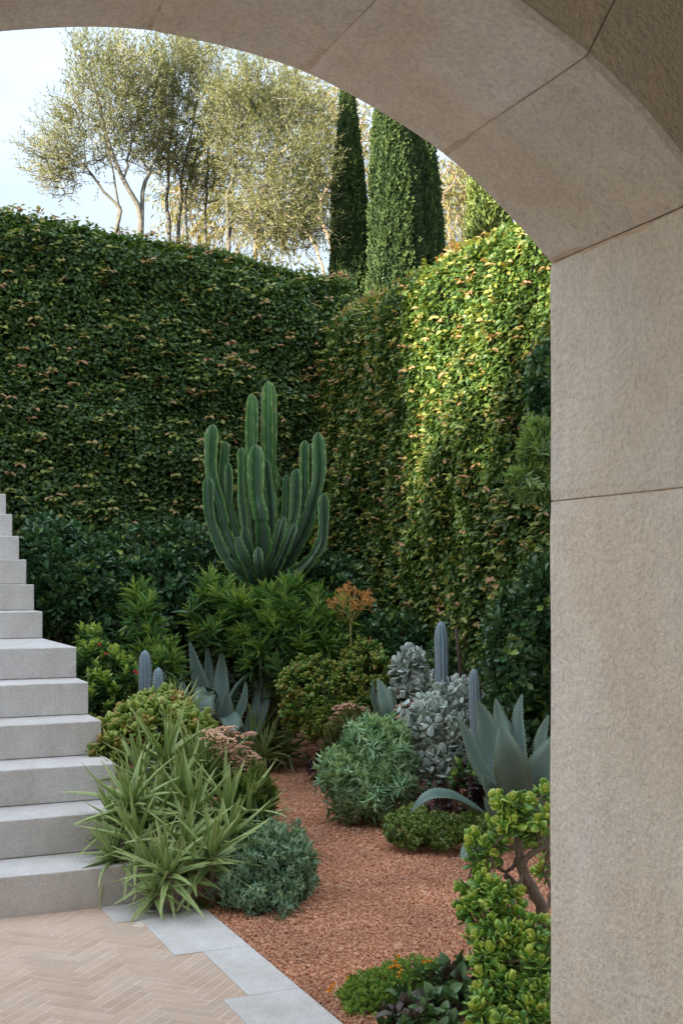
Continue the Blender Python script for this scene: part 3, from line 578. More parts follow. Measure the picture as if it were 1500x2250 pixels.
# ------------------------------------------------------------------ hedges
def hedge(name, label, line, ztop, density, leafL, nparts, base, out_n, tshift=0.0, depth=.55, lump=.07, seed=3, seglen=None):
    """line: list of (x, y) points along the hedge face; ztop: top heights at those points"""
    line = np.array(line, float); seg = np.linalg.norm(np.diff(line, axis=0), axis=1); cum = np.concatenate([[0], np.cumsum(seg)])
    o = thing(name, base, label, 'hedge', None); lf = Leaves(); tot = cum[-1]
    def at(s): return np.stack([np.interp(s, cum, line[:, 0]), np.interp(s, cum, line[:, 1])], -1), np.interp(s, cum, ztop)
    def nrm(s):
        a, _ = at(np.clip(s - .1, 0, tot)); b, _ = at(np.clip(s + .1, 0, tot)); d = unit(b - a); n = np.stack([-d[:, 1], d[:, 0]], -1); return n*np.sign((n @ out_n))[:, None]
    zt = np.mean(ztop); n = int(tot*zt*density*1.2); s = rng.uniform(0, tot, n); p, zz = at(s); z = rng.uniform(.05, 1, n)*zz; nn = nrm(s)
    P = np.stack([p[:, 0], p[:, 1], z], -1); bulge = lump*wob(P, 2.3, seed) + .05*wob(P, 6, seed + 1)
    # rounded shoulder near the top
    sh = np.clip((z - (zz - .28))/.28, 0, 1); inn = -.22*sh**2
    off = bulge + inn - rng.random(n)**2*.09
    out = np.concatenate([nn, np.zeros((n, 1))], 1); P = P + out*off[:, None]
    up = np.array([0, 0, 1.]); lat = np.cross(out, up)
    oo = unit(out*(1 - .6*sh[:, None]) + up*(sh[:, None]))
    cl = wob(P, 5.5, seed + 5)
    d = lat*rng.normal(0, 1.0, (n, 1)) - up*rng.uniform(-.25, .9, (n, 1)) + oo*rng.uniform(.1, .8, (n, 1))
    nr = oo*rng.uniform(.25, 1, (n, 1)) + up*rng.uniform(.2, 1.3, (n, 1)) + rng.normal(0, .42, (n, 3))
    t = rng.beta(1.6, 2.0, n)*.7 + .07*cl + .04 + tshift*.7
    lf.add(P, d, nr, leafL*rng.uniform(.6, 1.2, n), leafL*.62*rng.uniform(.6, 1.15, n), t)
    # top surface
    n2 = int(tot*depth*density*1.0); s = rng.uniform(0, tot, n2); p, zz = at(s); nn = nrm(s); w = rng.uniform(.1, depth, n2)
    P = np.stack([p[:, 0] - nn[:, 0]*w, p[:, 1] - nn[:, 1]*w, zz - .02 + .06*wob(np.stack([p[:, 0], p[:, 1], w], -1), 3, seed) - rng.random(n2)*.06], -1)
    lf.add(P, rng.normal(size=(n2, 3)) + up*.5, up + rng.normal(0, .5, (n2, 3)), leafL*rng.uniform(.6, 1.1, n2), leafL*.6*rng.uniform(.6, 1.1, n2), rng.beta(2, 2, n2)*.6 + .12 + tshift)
    # new growth: short twigs carrying yellow and bronze leaves
    n3 = int(tot*zt*(38 + 45*tshift*4)); s = rng.uniform(0, tot, n3); p, zz = at(s); nn = nrm(s); z = rng.uniform(.27, 1, n3)*zz
    top = rng.random(n3) < .14; z = np.where(top, zz + .0, z)
    out = np.concatenate([nn, np.zeros((n3, 1))], 1); P = np.stack([p[:, 0], p[:, 1], z], -1)
    sh = np.clip((z - (zz - .28))/.28, 0, 1); P = P + out*(lump*wob(P, 2.3, seed) + .05*wob(P, 6, seed + 1) - .22*sh**2)[:, None]
    A = unit(out*.8*(1 - .7*sh[:, None]) + up*(rng.uniform(-.1, .5, (n3, 1)) + sh[:, None]*1.2) + rng.normal(0, .35, (n3, 3))); P = P + A*rng.uniform(.005, .04, (n3, 1))
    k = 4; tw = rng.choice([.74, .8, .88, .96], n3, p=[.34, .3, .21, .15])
    lat = unit(np.cross(A, up)); sgn = np.array([1, -1, 1, -1.])
    for j in range(k):
        dd = A*.35 + lat*sgn[j]*rng.uniform(.4, 1.2, (n3, 1)) - up*rng.uniform(-.1, .5, (n3, 1)); keep = rng.random(n3) < .8
        lf.add((P + A*j*leafL*.28)[keep], dd[keep], (up*.9 + out*.6 + rng.normal(0, .3, (n3, 3)))[keep], (leafL*rng.uniform(.7, 1.25, n3))[keep], (leafL*.6*rng.uniform(.6, 1.1, n3))[keep], (tw + rng.normal(0, .05, n3))[keep])
    lf.build('oval', M['hedge'], o, nparts)
    # dark interior
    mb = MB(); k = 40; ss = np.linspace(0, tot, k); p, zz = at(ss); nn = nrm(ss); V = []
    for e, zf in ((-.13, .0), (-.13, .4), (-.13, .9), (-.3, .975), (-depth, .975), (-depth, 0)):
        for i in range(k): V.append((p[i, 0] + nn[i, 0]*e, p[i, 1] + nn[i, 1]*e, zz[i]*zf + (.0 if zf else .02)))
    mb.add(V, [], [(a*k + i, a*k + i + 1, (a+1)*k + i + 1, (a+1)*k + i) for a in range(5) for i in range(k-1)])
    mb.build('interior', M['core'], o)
    # bare stems at the foot
    mb = MB()
    for i in range(int(tot*5)):
        s1 = rng.uniform(0, tot, 1); q, _ = at(s1); m_ = nrm(s1)[0]; q = q[0] - m_*.05
        tube(mb, smoothpath([(q[0], q[1], -.02), (q[0] + rng.normal(0, .04), q[1] + rng.normal(0, .03), .5), (q[0] + rng.normal(0, .08), q[1], 1.1)], 5), .014, 5)
    q = mb.build('stem', M['twig'], o); q['kind'] = 'stuff'
    return o
def uc2(u, c): p = UC(u, c); return (p[0], p[1])
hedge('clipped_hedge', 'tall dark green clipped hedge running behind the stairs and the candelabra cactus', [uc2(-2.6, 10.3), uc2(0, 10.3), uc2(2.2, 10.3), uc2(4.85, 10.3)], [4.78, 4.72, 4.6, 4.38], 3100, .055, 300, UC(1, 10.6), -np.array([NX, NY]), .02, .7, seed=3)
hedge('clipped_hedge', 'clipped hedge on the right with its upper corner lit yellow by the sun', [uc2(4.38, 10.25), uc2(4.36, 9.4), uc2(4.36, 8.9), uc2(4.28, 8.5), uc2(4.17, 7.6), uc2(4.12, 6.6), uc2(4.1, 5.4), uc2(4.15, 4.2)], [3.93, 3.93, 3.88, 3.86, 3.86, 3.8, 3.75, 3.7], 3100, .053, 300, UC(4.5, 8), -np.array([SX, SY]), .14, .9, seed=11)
# ------------------------------------------------------------------ candelabra cactus
def ribbed(mb, path, rad, ribs=5, inner=.42, twist=0., tbase=.3, tcol=None, nseg=None, scal=.0, wave=14, dome=True, edge=.95, edge2=None, phase=0.0):
    """star section swept along a path"""
    path = np.asarray(path, float); n = len(path); tan = unit(np.gradient(path, axis=0)); ref = np.array([.1, 1., .05]); a = unit(np.cross(tan, ref)); b = np.cross(tan, a)
    m = ribs*4; s = np.linspace(0, 1, n); L = np.linalg.norm(np.diff(path, axis=0), axis=1).sum()
    dist = np.concatenate([[0], np.cumsum(np.linalg.norm(np.diff(path, axis=0), axis=1))])
    V, t = [], []
    for i in range(n):
        for k in range(m):
            ph = k % 4; an = 2*math.pi*k/m + twist*s[i] + phase
            f = (1.0 if ph == 0 else inner + .02 if ph in (1, 3) else inner)
            if ph in (1, 3): an += (-1 if ph == 1 else 1)*.28*2*math.pi/m
            r = rad[i]*f*(1 + (scal*math.sin(dist[i]*2*math.pi*wave) if ph == 0 else 0))
            V.append(path[i] + r*(math.cos(an)*a[i] + math.sin(an)*b[i])); tt = tbase if tcol is None else tcol[i]; t.append((edge if edge2 is None or ((i*7 + k*3) % 5) else edge2) if ph == 0 else tt)
    V.append(path[-1] + tan[-1]*rad[-1]*.5); t.append(edge*.9)
    Q = [(i*m + k, i*m + (k+1) % m, (i+1)*m + (k+1) % m, (i+1)*m + k) for i in range(n-1) for k in range(m)]
    mb.add(V, [((n-1)*m + k, (n-1)*m + (k+1) % m, n*m) for k in range(m)], Q, t)
def candelabra():
    D = 9.35; base = P3(575, 1290, D); base[2] = 0
    o = thing('candelabra_cactus', base, 'big many armed candelabra cactus with ribbed green arms in front of the hedge corner', 'cactus')
    arms = [ # tip first: pixel path, width, depth shift
     ([(590, 838), (591, 1000), (596, 1060), (590, 1180), (575, 1290)], 35, .22), ([(553, 866), (552, 1000), (560, 1150), (570, 1290)], 29, .12),
     ([(468, 933), (465, 1033), (482, 1110), (503, 1187), (545, 1262), (570, 1300)], 31, -.05), ([(495, 970), (490, 1060), (503, 1110), (525, 1190), (565, 1280)], 24, .12),
     ([(502, 1017), (504, 1070), (506, 1125), (530, 1200), (566, 1290)], 20, -.02), ([(457, 1048), (460, 1133), (483, 1200), (512, 1250), (545, 1275), (568, 1300)], 25, -.12),
     ([(531, 983), (532, 1083), (537, 1133), (541, 1190), (556, 1250), (570, 1295)], 21, -.14), ([(562, 977), (563, 1083), (572, 1133), (579, 1200), (576, 1295)], 38, -.2),
     ([(585, 1010), (592, 1083), (596, 1150), (590, 1230), (580, 1295)], 21, -.08), ([(629, 1043), (627, 1127), (615, 1167), (600, 1225), (584, 1295)], 20, -.05),
     ([(651, 1030), (649, 1117), (638, 1167), (612, 1230), (588, 1295)], 26, -.14), ([(670, 968), (669, 1067), (662, 1117), (642, 1180), (595, 1290)], 27, .1),
     ([(698, 950), (701, 1033), (692, 1083), (672, 1150), (632, 1228), (592, 1295)], 29, 0), ([(712, 1085), (711, 1150), (704, 1195), (672, 1240), (625, 1272), (588, 1300)], 25, -.2),
     ([(683, 975), (681, 1060), (668, 1130), (630, 1210), (590, 1290)], 20, .2), ([(567, 1202), (568, 1240), (570, 1275), (573, 1300)], 20, -.26),
     ([(622, 1135), (612, 1180), (598, 1240), (582, 1300)], 24, -.22), ([(647, 1150), (632, 1190), (606, 1250), (583, 1300)], 22, -.25), ([(520, 1180), (535, 1225), (556, 1270), (572, 1305)], 24, -.22)]
    for px, w, dy in arms:
        pts = []
        m = len(px)
        for i, (x, y) in enumerate(px): f = min(1, (m - 1 - i)/1.6); p = P3(x, y, D + dy*f); pts.append(p)
        path = smoothpath(pts[::-1], 60); path = np.vstack([path[:-1], [path[-2] + (path[-1]-path[-2])*f_ for f_ in (.4, .65, .82, .93, 1)]]); n = len(path); s = np.linspace(0, 1, n); hw = w/2/F*D*1.12
        r = hw*(.85 + .15*np.sin(s*9 + w)**2)*(1 + .32*np.exp(-((s - .27)/.14)**2)); pl_ = np.linalg.norm(path - path[-1], axis=1); qq = np.clip(pl_/(hw*1.5), 0, 1); r *= np.maximum(.2, np.sqrt(1 - (1 - qq)**2))
        r *= 1 - .34*np.exp(-((s - .46 + .004*(w - 25))/.022)**2) - .3*np.exp(-((s - .1)/.03)**2)
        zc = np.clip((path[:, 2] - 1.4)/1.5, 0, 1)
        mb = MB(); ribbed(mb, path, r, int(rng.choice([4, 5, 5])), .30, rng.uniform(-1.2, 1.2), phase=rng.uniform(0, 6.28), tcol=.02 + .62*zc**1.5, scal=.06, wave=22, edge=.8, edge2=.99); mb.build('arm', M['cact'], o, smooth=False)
    mb = MB(); path = smoothpath([(base[0], D, -.02), (base[0] + .02, D, .7), P3(575, 1330, D), P3(576, 1262, D)], 20); ribbed(mb, path, np.full(20, .085), 6, .6, .3, .1, scal=.03, edge=.3); mb.build('trunk', M['cact'], o, smooth=False)
candelabra()
# ------------------------------------------------------------------ blue column cacti
def blue_col(px, pt, D, wpx, label, ribs=10, group='blue column cacti', zb=0.0, lean=0):
    top = P3(px, pt, D); base = np.array([top[0] - lean, D, zb]); o = thing('columnar_cactus', base, label, 'cactus', group)
    n = 60; H = top[2] - zb; s = np.linspace(0, 1, n); path = base + np.stack([lean*s**2, 0*s, H*s], -1); hw = wpx/2/F*D
    r = hw*(1 + .03*np.sin(s*17))*(.92 + .08*s); q = np.clip((1 - s)*H/(hw*2.6), 0, 1); r = r*np.maximum(.16, np.sqrt(1 - (1 - q)**2)**.8)
    mb = MB(); ribbed(mb, path, r, ribs, .7, .0, .3, scal=.0, edge=.8); mb.build('body', M['cere'], o)
    mb = MB()   # areoles with short pale spines along the ribs
    for i in np.linspace(2, n - 2, int(H/.018)):
        k = int(i); 
        for j in range(ribs):
            an = 2*math.pi*j/ribs; a = unit(np.cross([0, 0, 1.], [.1, 1, .05])); b = np.cross([0, 0, 1.], a); d = math.cos(an)*a + math.sin(an)*b
            if d[1] > .35: continue
            p = path[k] + (path[min(k+1, n-1)] - path[k])*(i - k) + d*r[k]*1.0
            for g in range(3):
                e = unit(d + rng.normal(0, .7, 3)); w = np.cross(e, [0, 0, 1])*.0012; mb.add([p - w, p + w, p + e*.012], [(0, 1, 2)], t=1)
            mb.add([p + np.array([0, 0, .003]) + d*.001, p - np.array([0, 0, .003]) + d*.001, p + np.cross(d, [0, 0, 1])*.003 + d*.001, p - np.cross(d, [0, 0, 1])*.003 + d*.001], [(0, 2, 1), (0, 1, 3)], t=.95)
    q = mb.build('spines', M['cere'], o, smooth=False); q['kind'] = 'stuff'
blue_col(319, 1429, 7.2, 29, 'taller of the two blue column cacti beside the stairs, rising behind the red edged succulent')
blue_col(348, 1467, 7.0, 26, 'shorter of the two blue column cacti beside the stairs, right of the taller one')
blue_col(968, 1366, 7.55, 31, 'tallest slender blue column cactus standing between two silver leaved shrubs', lean=-.015)
blue_col(1040, 1470, 6.9, 26, 'short blue column cactus just behind the silver leaved shrub and the big agave', lean=-.02)
# ------------------------------------------------------------------ agaves
def blade(mb, path, wid, face, th=.1, chan=.22, teeth=.0, tt=(.3, .5), edge=.8, tip=True):
    """thick channelled leaf along a path; wid: half widths; face: direction its upper side looks"""
    path = np.asarray(path, float); n = len(path); tan = unit(np.gradient(path, axis=0)); f = np.broadcast_to(np.asarray(face, float), (n, 3)); nr = unit(f - (f*tan).sum(1, keepdims=True)*tan); sd = np.cross(tan, nr)
    V, t = [], []
    for i in range(n):
        w = wid[i]; c = chan*w; h = th*w + .002
        for x, z, tv in ((-1, c, edge), (-.5, c*.25, tt[1]), (0, 0, tt[0]), (.5, c*.25, tt[1]), (1, c, edge), (.5, -h*.8 + c*.2, tt[0]), (-.5, -h*.8 + c*.2, tt[0])):
            V.append(path[i] + sd[i]*x*w + nr[i]*z); t.append(tv)
    Q = [(i*7 + k, i*7 + (k+1) % 7, (i+1)*7 + (k+1) % 7, (i+1)*7 + k) for i in range(n-1) for k in range(7)]
    F3 = []
    if teeth:
        for i in range(1, n-1):
            for sg, vi in ((-1, 0), (1, 4)):
                p = V[i*7 + vi]; m_ = len(V); q = V[(i+1)*7 + vi]; V += [p, p + (q - p)*.35, p + sd[i]*sg*teeth + (q - p)*.3]; t += [.9, .9, .98]; F3.append((m_, m_+1, m_+2))
    mb.add(V, F3, Q, t)
def agave(name, basept, label, leaves, D, mat='agave', group=None, seg=26):
    base = np.array(basept, float); o = thing(name, base, label, 'agave', group)
    for px, w, dy, face, prof in leaves:
        pts = [P3(x, y, D + d_) for (x, y, d_) in px]; path = smoothpath(pts[::-1] if prof != 'r' else pts[::-1], seg); s = np.linspace(0, 1, seg)
        wd = w/2/F*D*np.clip(.62 + 1.2*s, 0, 1)*np.clip((1 - s)/.42, 0.02, 1)**.75 if prof != 'stub' else w/2/F*D*np.clip(.75 + .6*s, 0, 1)*np.clip((1 - s)/.12, .02, 1)**.6
        wd = wd*(1 + .02*rng.normal(size=seg))
        a = rng.uniform(.12, .55); mb = MB(); blade(mb, path, wd, face, .16, .3, .007, (a, a + .2), .82); mb.build('leaf', M[mat], o)
    return o
FR = (0, -1, .25); FL = (.8, -.6, .2); FRt = (-.8, -.6, .2); UPf = (0, -.35, 1)
agave('blue_agave', (*P3(478, 1600, 8.6)[:2], 0), 'blue agave with tall upright leaves and two folded ones, under the lance leaved shrub', [
 ([(416, 1408, .0), (431, 1470, 0), (446, 1530, 0), (465, 1600, 0), (474, 1680, 0)], 40, 0, (.3, -1, .1), ''),
 ([(454, 1412, .1), (459, 1480, .1), (466, 1580, .05), (474, 1680, 0)], 26, 0, (.5, -1, .1), ''),
 ([(487, 1425, .12), (487, 1490, .1), (484, 1580, .03), (480, 1690, 0)], 38, 0, (-.1, -1, .1), ''),
 ([(569, 1467, .1), (538, 1492, .08), (512, 1530, .04), (496, 1585, 0), (484, 1690, 0)], 30, 0, (-.75, .35, .55), ''),
 ([(540, 1497, -.05), (537, 1540, -.05), (518, 1590, -.03), (488, 1690, 0)], 24, 0, (-.5, -1, .3), ''),
 ([(582, 1455, .25), (582, 1510, .22), (560, 1590, .1), (495, 1690, 0)], 42, 0, (-.4, -1, .1), ''),
 ([(444, 1590, -.32), (447, 1545, -.27), (452, 1527, -.18), (462, 1555, -.05), (474, 1690, 0)], 46, 0, (.1, -1, .6), 'stub'),
 ([(513, 1612, -.42), (508, 1585, -.36), (497, 1577, -.26), (486, 1600, -.1), (480, 1690, 0)], 40, 0, (.1, -.8, .8), 'stub'),
 ([(384, 1452, .2), (396, 1500, .15), (420, 1560, .1), (466, 1690, 0)], 20, 0, (.4, -1, .2), ''),
 ([(500, 1520, -.1), (494, 1580, -.08), (484, 1690, 0)], 40, 0, (.2, -1, .1), ''),
], 8.6)
agave('large_agave', (*P3(1120, 1790, 6.3)[:2], 0), 'huge grey green agave with one long arching leaf, beside the right jamb', [
 ([(1008, 1580, .0), (1028, 1626, 0), (1052, 1680, 0), (1086, 1740, 0), (1110, 1800, 0)], 42, 0, (.4, -1, .1), ''),
 ([(1046, 1537, .1), (1066, 1590, .1), (1080, 1652, .08), (1098, 1732, 0), (1114, 1810, 0)], 66, 0, (.15, -1, .1), ''),
 ([(1088, 1534, .25), (1097, 1580, .22), (1110, 1640, .15), (1120, 1810, 0)], 38, 0, (.2, -1, .1), ''),
 ([(1147, 1524, .25), (1139, 1572, .22), (1142, 1640, .15), (1145, 1700, .1), (1130, 1810, 0)], 46, 0, (-.9, -.8, .1), ''),
 ([(1099, 1594, -.2), (1112, 1646, -.22), (1124, 1700, -.18), (1130, 1750, -.1), (1124, 1815, 0)], 78, 0, (0, -1, .15), ''),
 ([(1204, 1570, .1), (1190, 1620, .1), (1184, 1680, .08), (1150, 1810, 0)], 34, 0, (-.6, -1, .1), ''),
 ([(1240, 1600, -.1), (1205, 1665, -.12), (1184, 1720, -.1), (1150, 1810, 0)], 72, 0, (-.4, -1, .1), ''),
 ([(903, 1784, -.35), (926, 1760, -.34), (952, 1748, -.32), (990, 1750, -.27), (1030, 1769, -.2), (1075, 1800, -.1), (1110, 1830, 0)], 40, 0, (0, -.45, 1), ''),
 ([(1060, 1700, -.15), (1072, 1730, -.15), (1088, 1762, -.1), (1114, 1815, 0)], 34, 0, (.5, -1, .1), ''),
 ([(1062, 1750, -.2), (1076, 1785, -.15), (1100, 1830, 0)], 22, 0, (.5, -1, .2), ''),
 ([(1012, 1888, -.5), (1030, 1866, -.45), (1070, 1850, -.3), (1120, 1835, 0)], 34, 0, (-.2, -.7, .6), ''),
], 6.3)
agave('small_agave', (*P3(840, 1600, 7.6)[:2], 0), 'small dark agave between the jade bush and the silver shrubs', [
 ([(818, 1493, 0), (820, 1530, 0), (832, 1575, 0), (842, 1640, 0)], 17, 0, (.5, -1, .1), ''), ([(829, 1491, 0), (842, 1525, -.03), (852, 1566, -.05), (850, 1640, 0)], 34, 0, (0, -1, .1), ''),
 ([(862, 1515, .05), (864, 1560, .05), (856, 1640, 0)], 18, 0, (-.2, -1, .1), ''), ([(885, 1540, -.05), (872, 1575, -.05), (858, 1640, 0)], 20, 0, (-.5, -1, .3), '')], 7.6)
# ------------------------------------------------------------------ aloes
def aloe_leaf_mesh(curve, name='leaf'):
    n = 17; s = np.linspace(0, 1, n); ang = R(8) + curve*s**1.3; dy = np.cos(ang); dz = np.sin(ang)
    p = np.stack([0*s, np.cumsum(dy)/dy.sum()*.0 + np.cumsum(dy)/n, np.cumsum(dz)/n], -1); mb = MB()
    w = .062*np.clip(1 - s, .02, 1)**.95
    tan = unit(np.gradient(p, axis=0)); up = np.cross(np.array([1., 0, 0]), tan)
    V, t = [], []
    for i in range(n):
        for x, z in ((-1, .35), (0, -.1), (1, .35), (0, -.75)):
            V.append(p[i] + np.array([1., 0, 0])*x*w[i] + up[i]*z*w[i]); t.append(.78 if x else .35 + .3*s[i])
    Q = [(i*4 + k, i*4 + (k+1) % 4, (i+1)*4 + (k+1) % 4, (i+1)*4 + k) for i in range(n-1) for k in range(4)]; F3 = []
    for i in range(1, n-2):
        for h in (0, .5):
            for sg, vi in ((-1, 0), (1, 2)):
                a = V[i*4 + vi]; b = V[(i+1)*4 + vi]; q = a + (b - a)*h; m = len(V); V += [q, q + (b - a)*.3, q + (b - a)*.3 + np.array([sg*.014, 0, .002])]; t += [.85, .85, .97]; F3.append((m, m+1, m+2))
    return mesh_np(name, np.array(V), [np.array(F3), np.array(Q)], M['aloe'], np.array(t), False)
ALO = [aloe_leaf_mesh(c) for c in (-.7, -.4, -.1, .15, .4, .65)]
def aloe(px, py, D, L, label, nleaf=26, tilt=(0, 0), group='spiny aloe rosettes at the foot of the stairs', base=None, inc=(8, 108), wsc=1.0, cat='aloe'):
    c = P3(px, py, D); b = np.array([c[0], c[1], 0.0]) if base is None else np.array(base, float); o = thing('aloe_plant', b, label, cat, group)
    A = unit(np.array([tilt[0], tilt[1], 1.0])); ref = unit(np.cross(A, [0, 1., .2])); e2 = np.cross(A, ref)
    for j in range(nleaf):
        s = j/(nleaf - 1); az = j*2.399 + rng.normal(0, .2); inc_ = R(inc[0] + (inc[1] - inc[0])*s**.9 + rng.normal(0, 6)); perp = math.cos(az)*ref + math.sin(az)*e2
        d = A*math.cos(inc_) + perp*math.sin(inc_); n = A*math.sin(inc_) - perp*math.cos(inc_); side = np.cross(d, n)
        k = int(np.clip(rng.normal(3.2 - 2.2*s if s < .5 else 1.6, 1.1), 0, 5)); ln = L*(.6 + .4*min(1, s*2 + .2))*rng.uniform(.8, 1.15)*(1 - .18*max(0, s - .75)*4); w = ln*rng.uniform(.9, 1.12)*wsc
        q = bpy.data.objects.new('leaf', ALO[k]); COL.objects.link(q); q.parent = o; p = c - A*s*L*.22 - b
        x, y, z = side*w, d*ln, n*ln; q.matrix_basis = Matrix(((x[0], y[0], z[0], p[0]), (x[1], y[1], z[1], p[1]), (x[2], y[2], z[2], p[2]), (0, 0, 0, 1)))
    mb = MB(); tube(mb, smoothpath([b - [0, 0, .02], (b*.6 + c*.4), c], 6), .018, 6); mb.build('stem', M['jstem'], o)
    # dry grey leaf bases hanging round the stem
al = [(285, 1757, 5.40, .33, (-.25, -.35), 'pale aloe rosette highest on the left, its leaves reaching over the stair edge'),
 (367, 1914, 5.00, .29, (-.05, -.5), 'front aloe rosette drooping over the pale border slab'),
 (468, 1872, 5.12, .31, (.25, -.35), 'aloe rosette beside the blue grey lavender bush'),
 (368, 1662, 5.95, .36, (.1, -.1), 'upright aloe rosette in front of the red edged succulent'),
 (300, 1838, 5.22, .31, (-.5, -.3), 'aloe rosette leaning left across the second step'),
 (428, 1770, 5.5, .33, (.2, -.15), 'aloe rosette in the middle of the clump below the pink flowers'),
 (500, 1775, 5.6, .34, (.1, -.1), 'aloe with narrow upright leaves under the pink flowers'),
 (357, 1775, 5.65, .34, (.05, -.1), 'aloe rosette behind the front ones in the centre of the clump'),
 (245, 1872, 5.2, .25, (-.6, -.1), 'small aloe lying against the risers, lowest on the left'),
 (408, 1850, 5.22, .3, (.15, -.2), 'aloe rosette just above the front one'),
 (455, 1712, 5.9, .33, (.2, -.1), 'aloe rosette directly left of the pink flowers'),
 (308, 1700, 5.85, .31, (-.2, -.1), 'aloe rosette at the top left of the clump beside the steps'),
 (545, 1790, 5.65, .3, (.2, -.1), 'slender leaved aloe at the right edge of the clump behind the lavender bush'),
 (335, 1900, 5.1, .24, (-.35, -.4), 'low aloe rosette on the left of the front one')]
al += [(330, 1800, 5.45, .30, (-.1, -.2), 'aloe rosette wedged between the high left one and the centre'), (430, 1690, 6.0, .34, (.05, -.1), 'long leaved aloe under the red edged succulent, left of the yarrow'),
 (395, 1735, 5.75, .33, (0, -.1), 'aloe half hidden in the middle of the clump'), (505, 1830, 5.35, .28, (.3, -.2), 'small aloe tucked behind the lavender bush'), (255, 1800, 5.4, .27, (-.4, -.2), 'aloe rosette leaning over the third step'), (420, 1900, 5.1, .25, (.2, -.4), 'low aloe to the right of the front rosette'), (340, 1960, 4.98, .18, (-.3, -.6), 'smallest aloe drooping on the border slab')]
for a in al:
    c = P3(a[0], a[1], a[2]); u = max(SX*c[0] + SY*c[1], 1.43); cc_ = NX*c[0] + NY*c[1]; b = UC(u, cc_); aloe(a[0], a[1], a[2], a[3]*.96, a[5], 31, a[4], base=b, inc=(6, 122))
bal = [(388, 1560, 6.7, .26, 'spiky green aloe sprouting behind the red edged succulent beside the agave'), (415, 1585, 6.6, .22, 'little aloe at the right end of the red edged succulent'),
 (590, 1612, 8.9, .42, 'thin leaved aloe between the blue agave and the jade bush'), (555, 1625, 8.7, .36, 'thin leaved aloe at the foot of the blue agave'), (630, 1640, 8.9, .36, 'low dark aloe at the far end of the gravel path'), (612, 1570, 9.0, .36, 'tall thin leaved aloe rising under the lance leaved shrub'), (580, 1650, 8.6, .28, 'lowest thin leaved aloe beside the start of the path')]
for a in bal: aloe(*a[:4], a[4], 34, (0, -.1), group='thin aloes in the back bed', inc=(5, 100), wsc=.75)
# ------------------------------------------------------------------ shrubs
B = lambda px, py, D: tuple(P3(px, py, D)[:2]) + (0.0,)
DK = dict(inc=(25, 88), t=(.2, .62), tn=.13, new=.05, newt=.9)
dark = [
 ('dark glossy shrub filling the bed below the left hedge beside the stairs', [ell(150, 1290, 9.0, 120, 135, .4), ell(100, 1230, 9.0, 60, 90, .3)], 480, B(140, 1400, 9.0), 300),
 ('dark glossy shrub in the middle of the left bed, behind the solitary lance leaved plant', [ell(300, 1310, 9.3, 120, 150, .35), ell(260, 1390, 9.0, 110, 110, .3)], 520, B(280, 1400, 9.3), 300),
 ('dark glossy shrub left of the candelabra cactus', [ell(410, 1290, 9.6, 80, 150, .35), ell(470, 1380, 9.6, 90, 110, .3)], 380, B(420, 1400, 9.6), 200),
 ('dark glossy shrub right of the candelabra cactus in the hedge corner', [ell(725, 1330, 9.6, 80, 120, .35), ell(770, 1400, 9.4, 90, 110, .3)], 380, B(740, 1400, 9.6), 200),
 ('dark shrub in the shade under the right hedge, behind the tall blue cactus', [ell(880, 1440, 9.0, 90, 90, .3), ell(990, 1490, 8.6, 110, 80, .3)], 380, B(900, 1500, 8.9), 150)]
for lb, es, n, b, k in dark:
    shrub('glossy_shrub', b, lb, 'shrub', es, n, 'obov', .074, .034, 11, .06, 'pitt', k, 'dark glossy shrubs round the back bed', 14, sp=dict(up=.55, rough=.4), wk=DK)
for lb, es, n, b, k in [
 ('tall dark glossy shrub against the right jamb, behind the big agave', [ell(1150, 1430, 6.9, 95, 150, .3), ell(1190, 1350, 6.8, 70, 120, .3), ell(1140, 1530, 6.9, 70, 90, .25), ell(1170, 1650, 6.9, 60, 60, .2)], 400, B(1160, 1500, 6.9), 300),
 ('dark shrub branch standing out of the lit hedge beside the upper jamb', [ell(1205, 835, 6.6, 50, 75, .2), ell(1215, 920, 6.6, 45, 40, .2)], 70, B(1235, 1500, 6.7), 60)]:
    shrub('glossy_shrub', b, lb, 'shrub', es, n, 'obov', .075, .033, 11, .06, 'pitt', k, None, 0, sp=dict(up=.5, rough=.45, low=-1), wk=DK)
shrub('podocarpus_shrub', B(1240, 1500, 6.4), 'needle leaved shrub with pale tips poking out beside the right jamb', 'shrub', [ell(1185, 990, 6.4, 42, 65, .15), ell(1165, 1055, 6.4, 52, 40, .15)], 90, 'strap', .07, .009, 26, .11, 'podo', 150, None, 0, sp=dict(up=.35, rough=.4, low=-1), wk=dict(inc=(20, 75), t=(.1, .9), tn=.12))
OL = dict(inc=(15, 88), t=(.15, .95), tn=.1, new=.12, newt=.95, lj=.15)
shrub('lance_leaved_shrub', B(590, 1500, 9.0), 'bright green lance leaved shrub at the foot of the candelabra cactus', 'shrub',
 [ell(478, 1350, 8.9, 58, 85, .25), ell(560, 1365, 8.8, 70, 78, .25), ell(650, 1350, 8.8, 75, 72, .25), ell(725, 1365, 8.8, 52, 70, .2), ell(600, 1420, 8.7, 80, 70, .2), ell(690, 1420, 8.7, 65, 60, .2), ell(640, 1470, 8.8, 40, 40, .2)],
 125, 'strap', .155, .018, 28, .16, 'olean', 300, None, 12, 'bark', .016, sp=dict(up=.6, rough=.25, bump=.05), wk=OL)
shrub('lance_leaved_shrub', B(320, 1480, 8.0), 'solitary small lance leaved plant in front of the dark shrub in the left bed', 'shrub',
 [ell(318, 1345, 8.3, 40, 55, .15), ell(330, 1420, 8.2, 52, 50, .15), ell(290, 1450, 8.2, 30, 40, .1)], 22, 'strap', .15, .018, 24, .15, 'olean', 200, None, 5, sp=dict(up=.7, rough=.25), wk=OL)
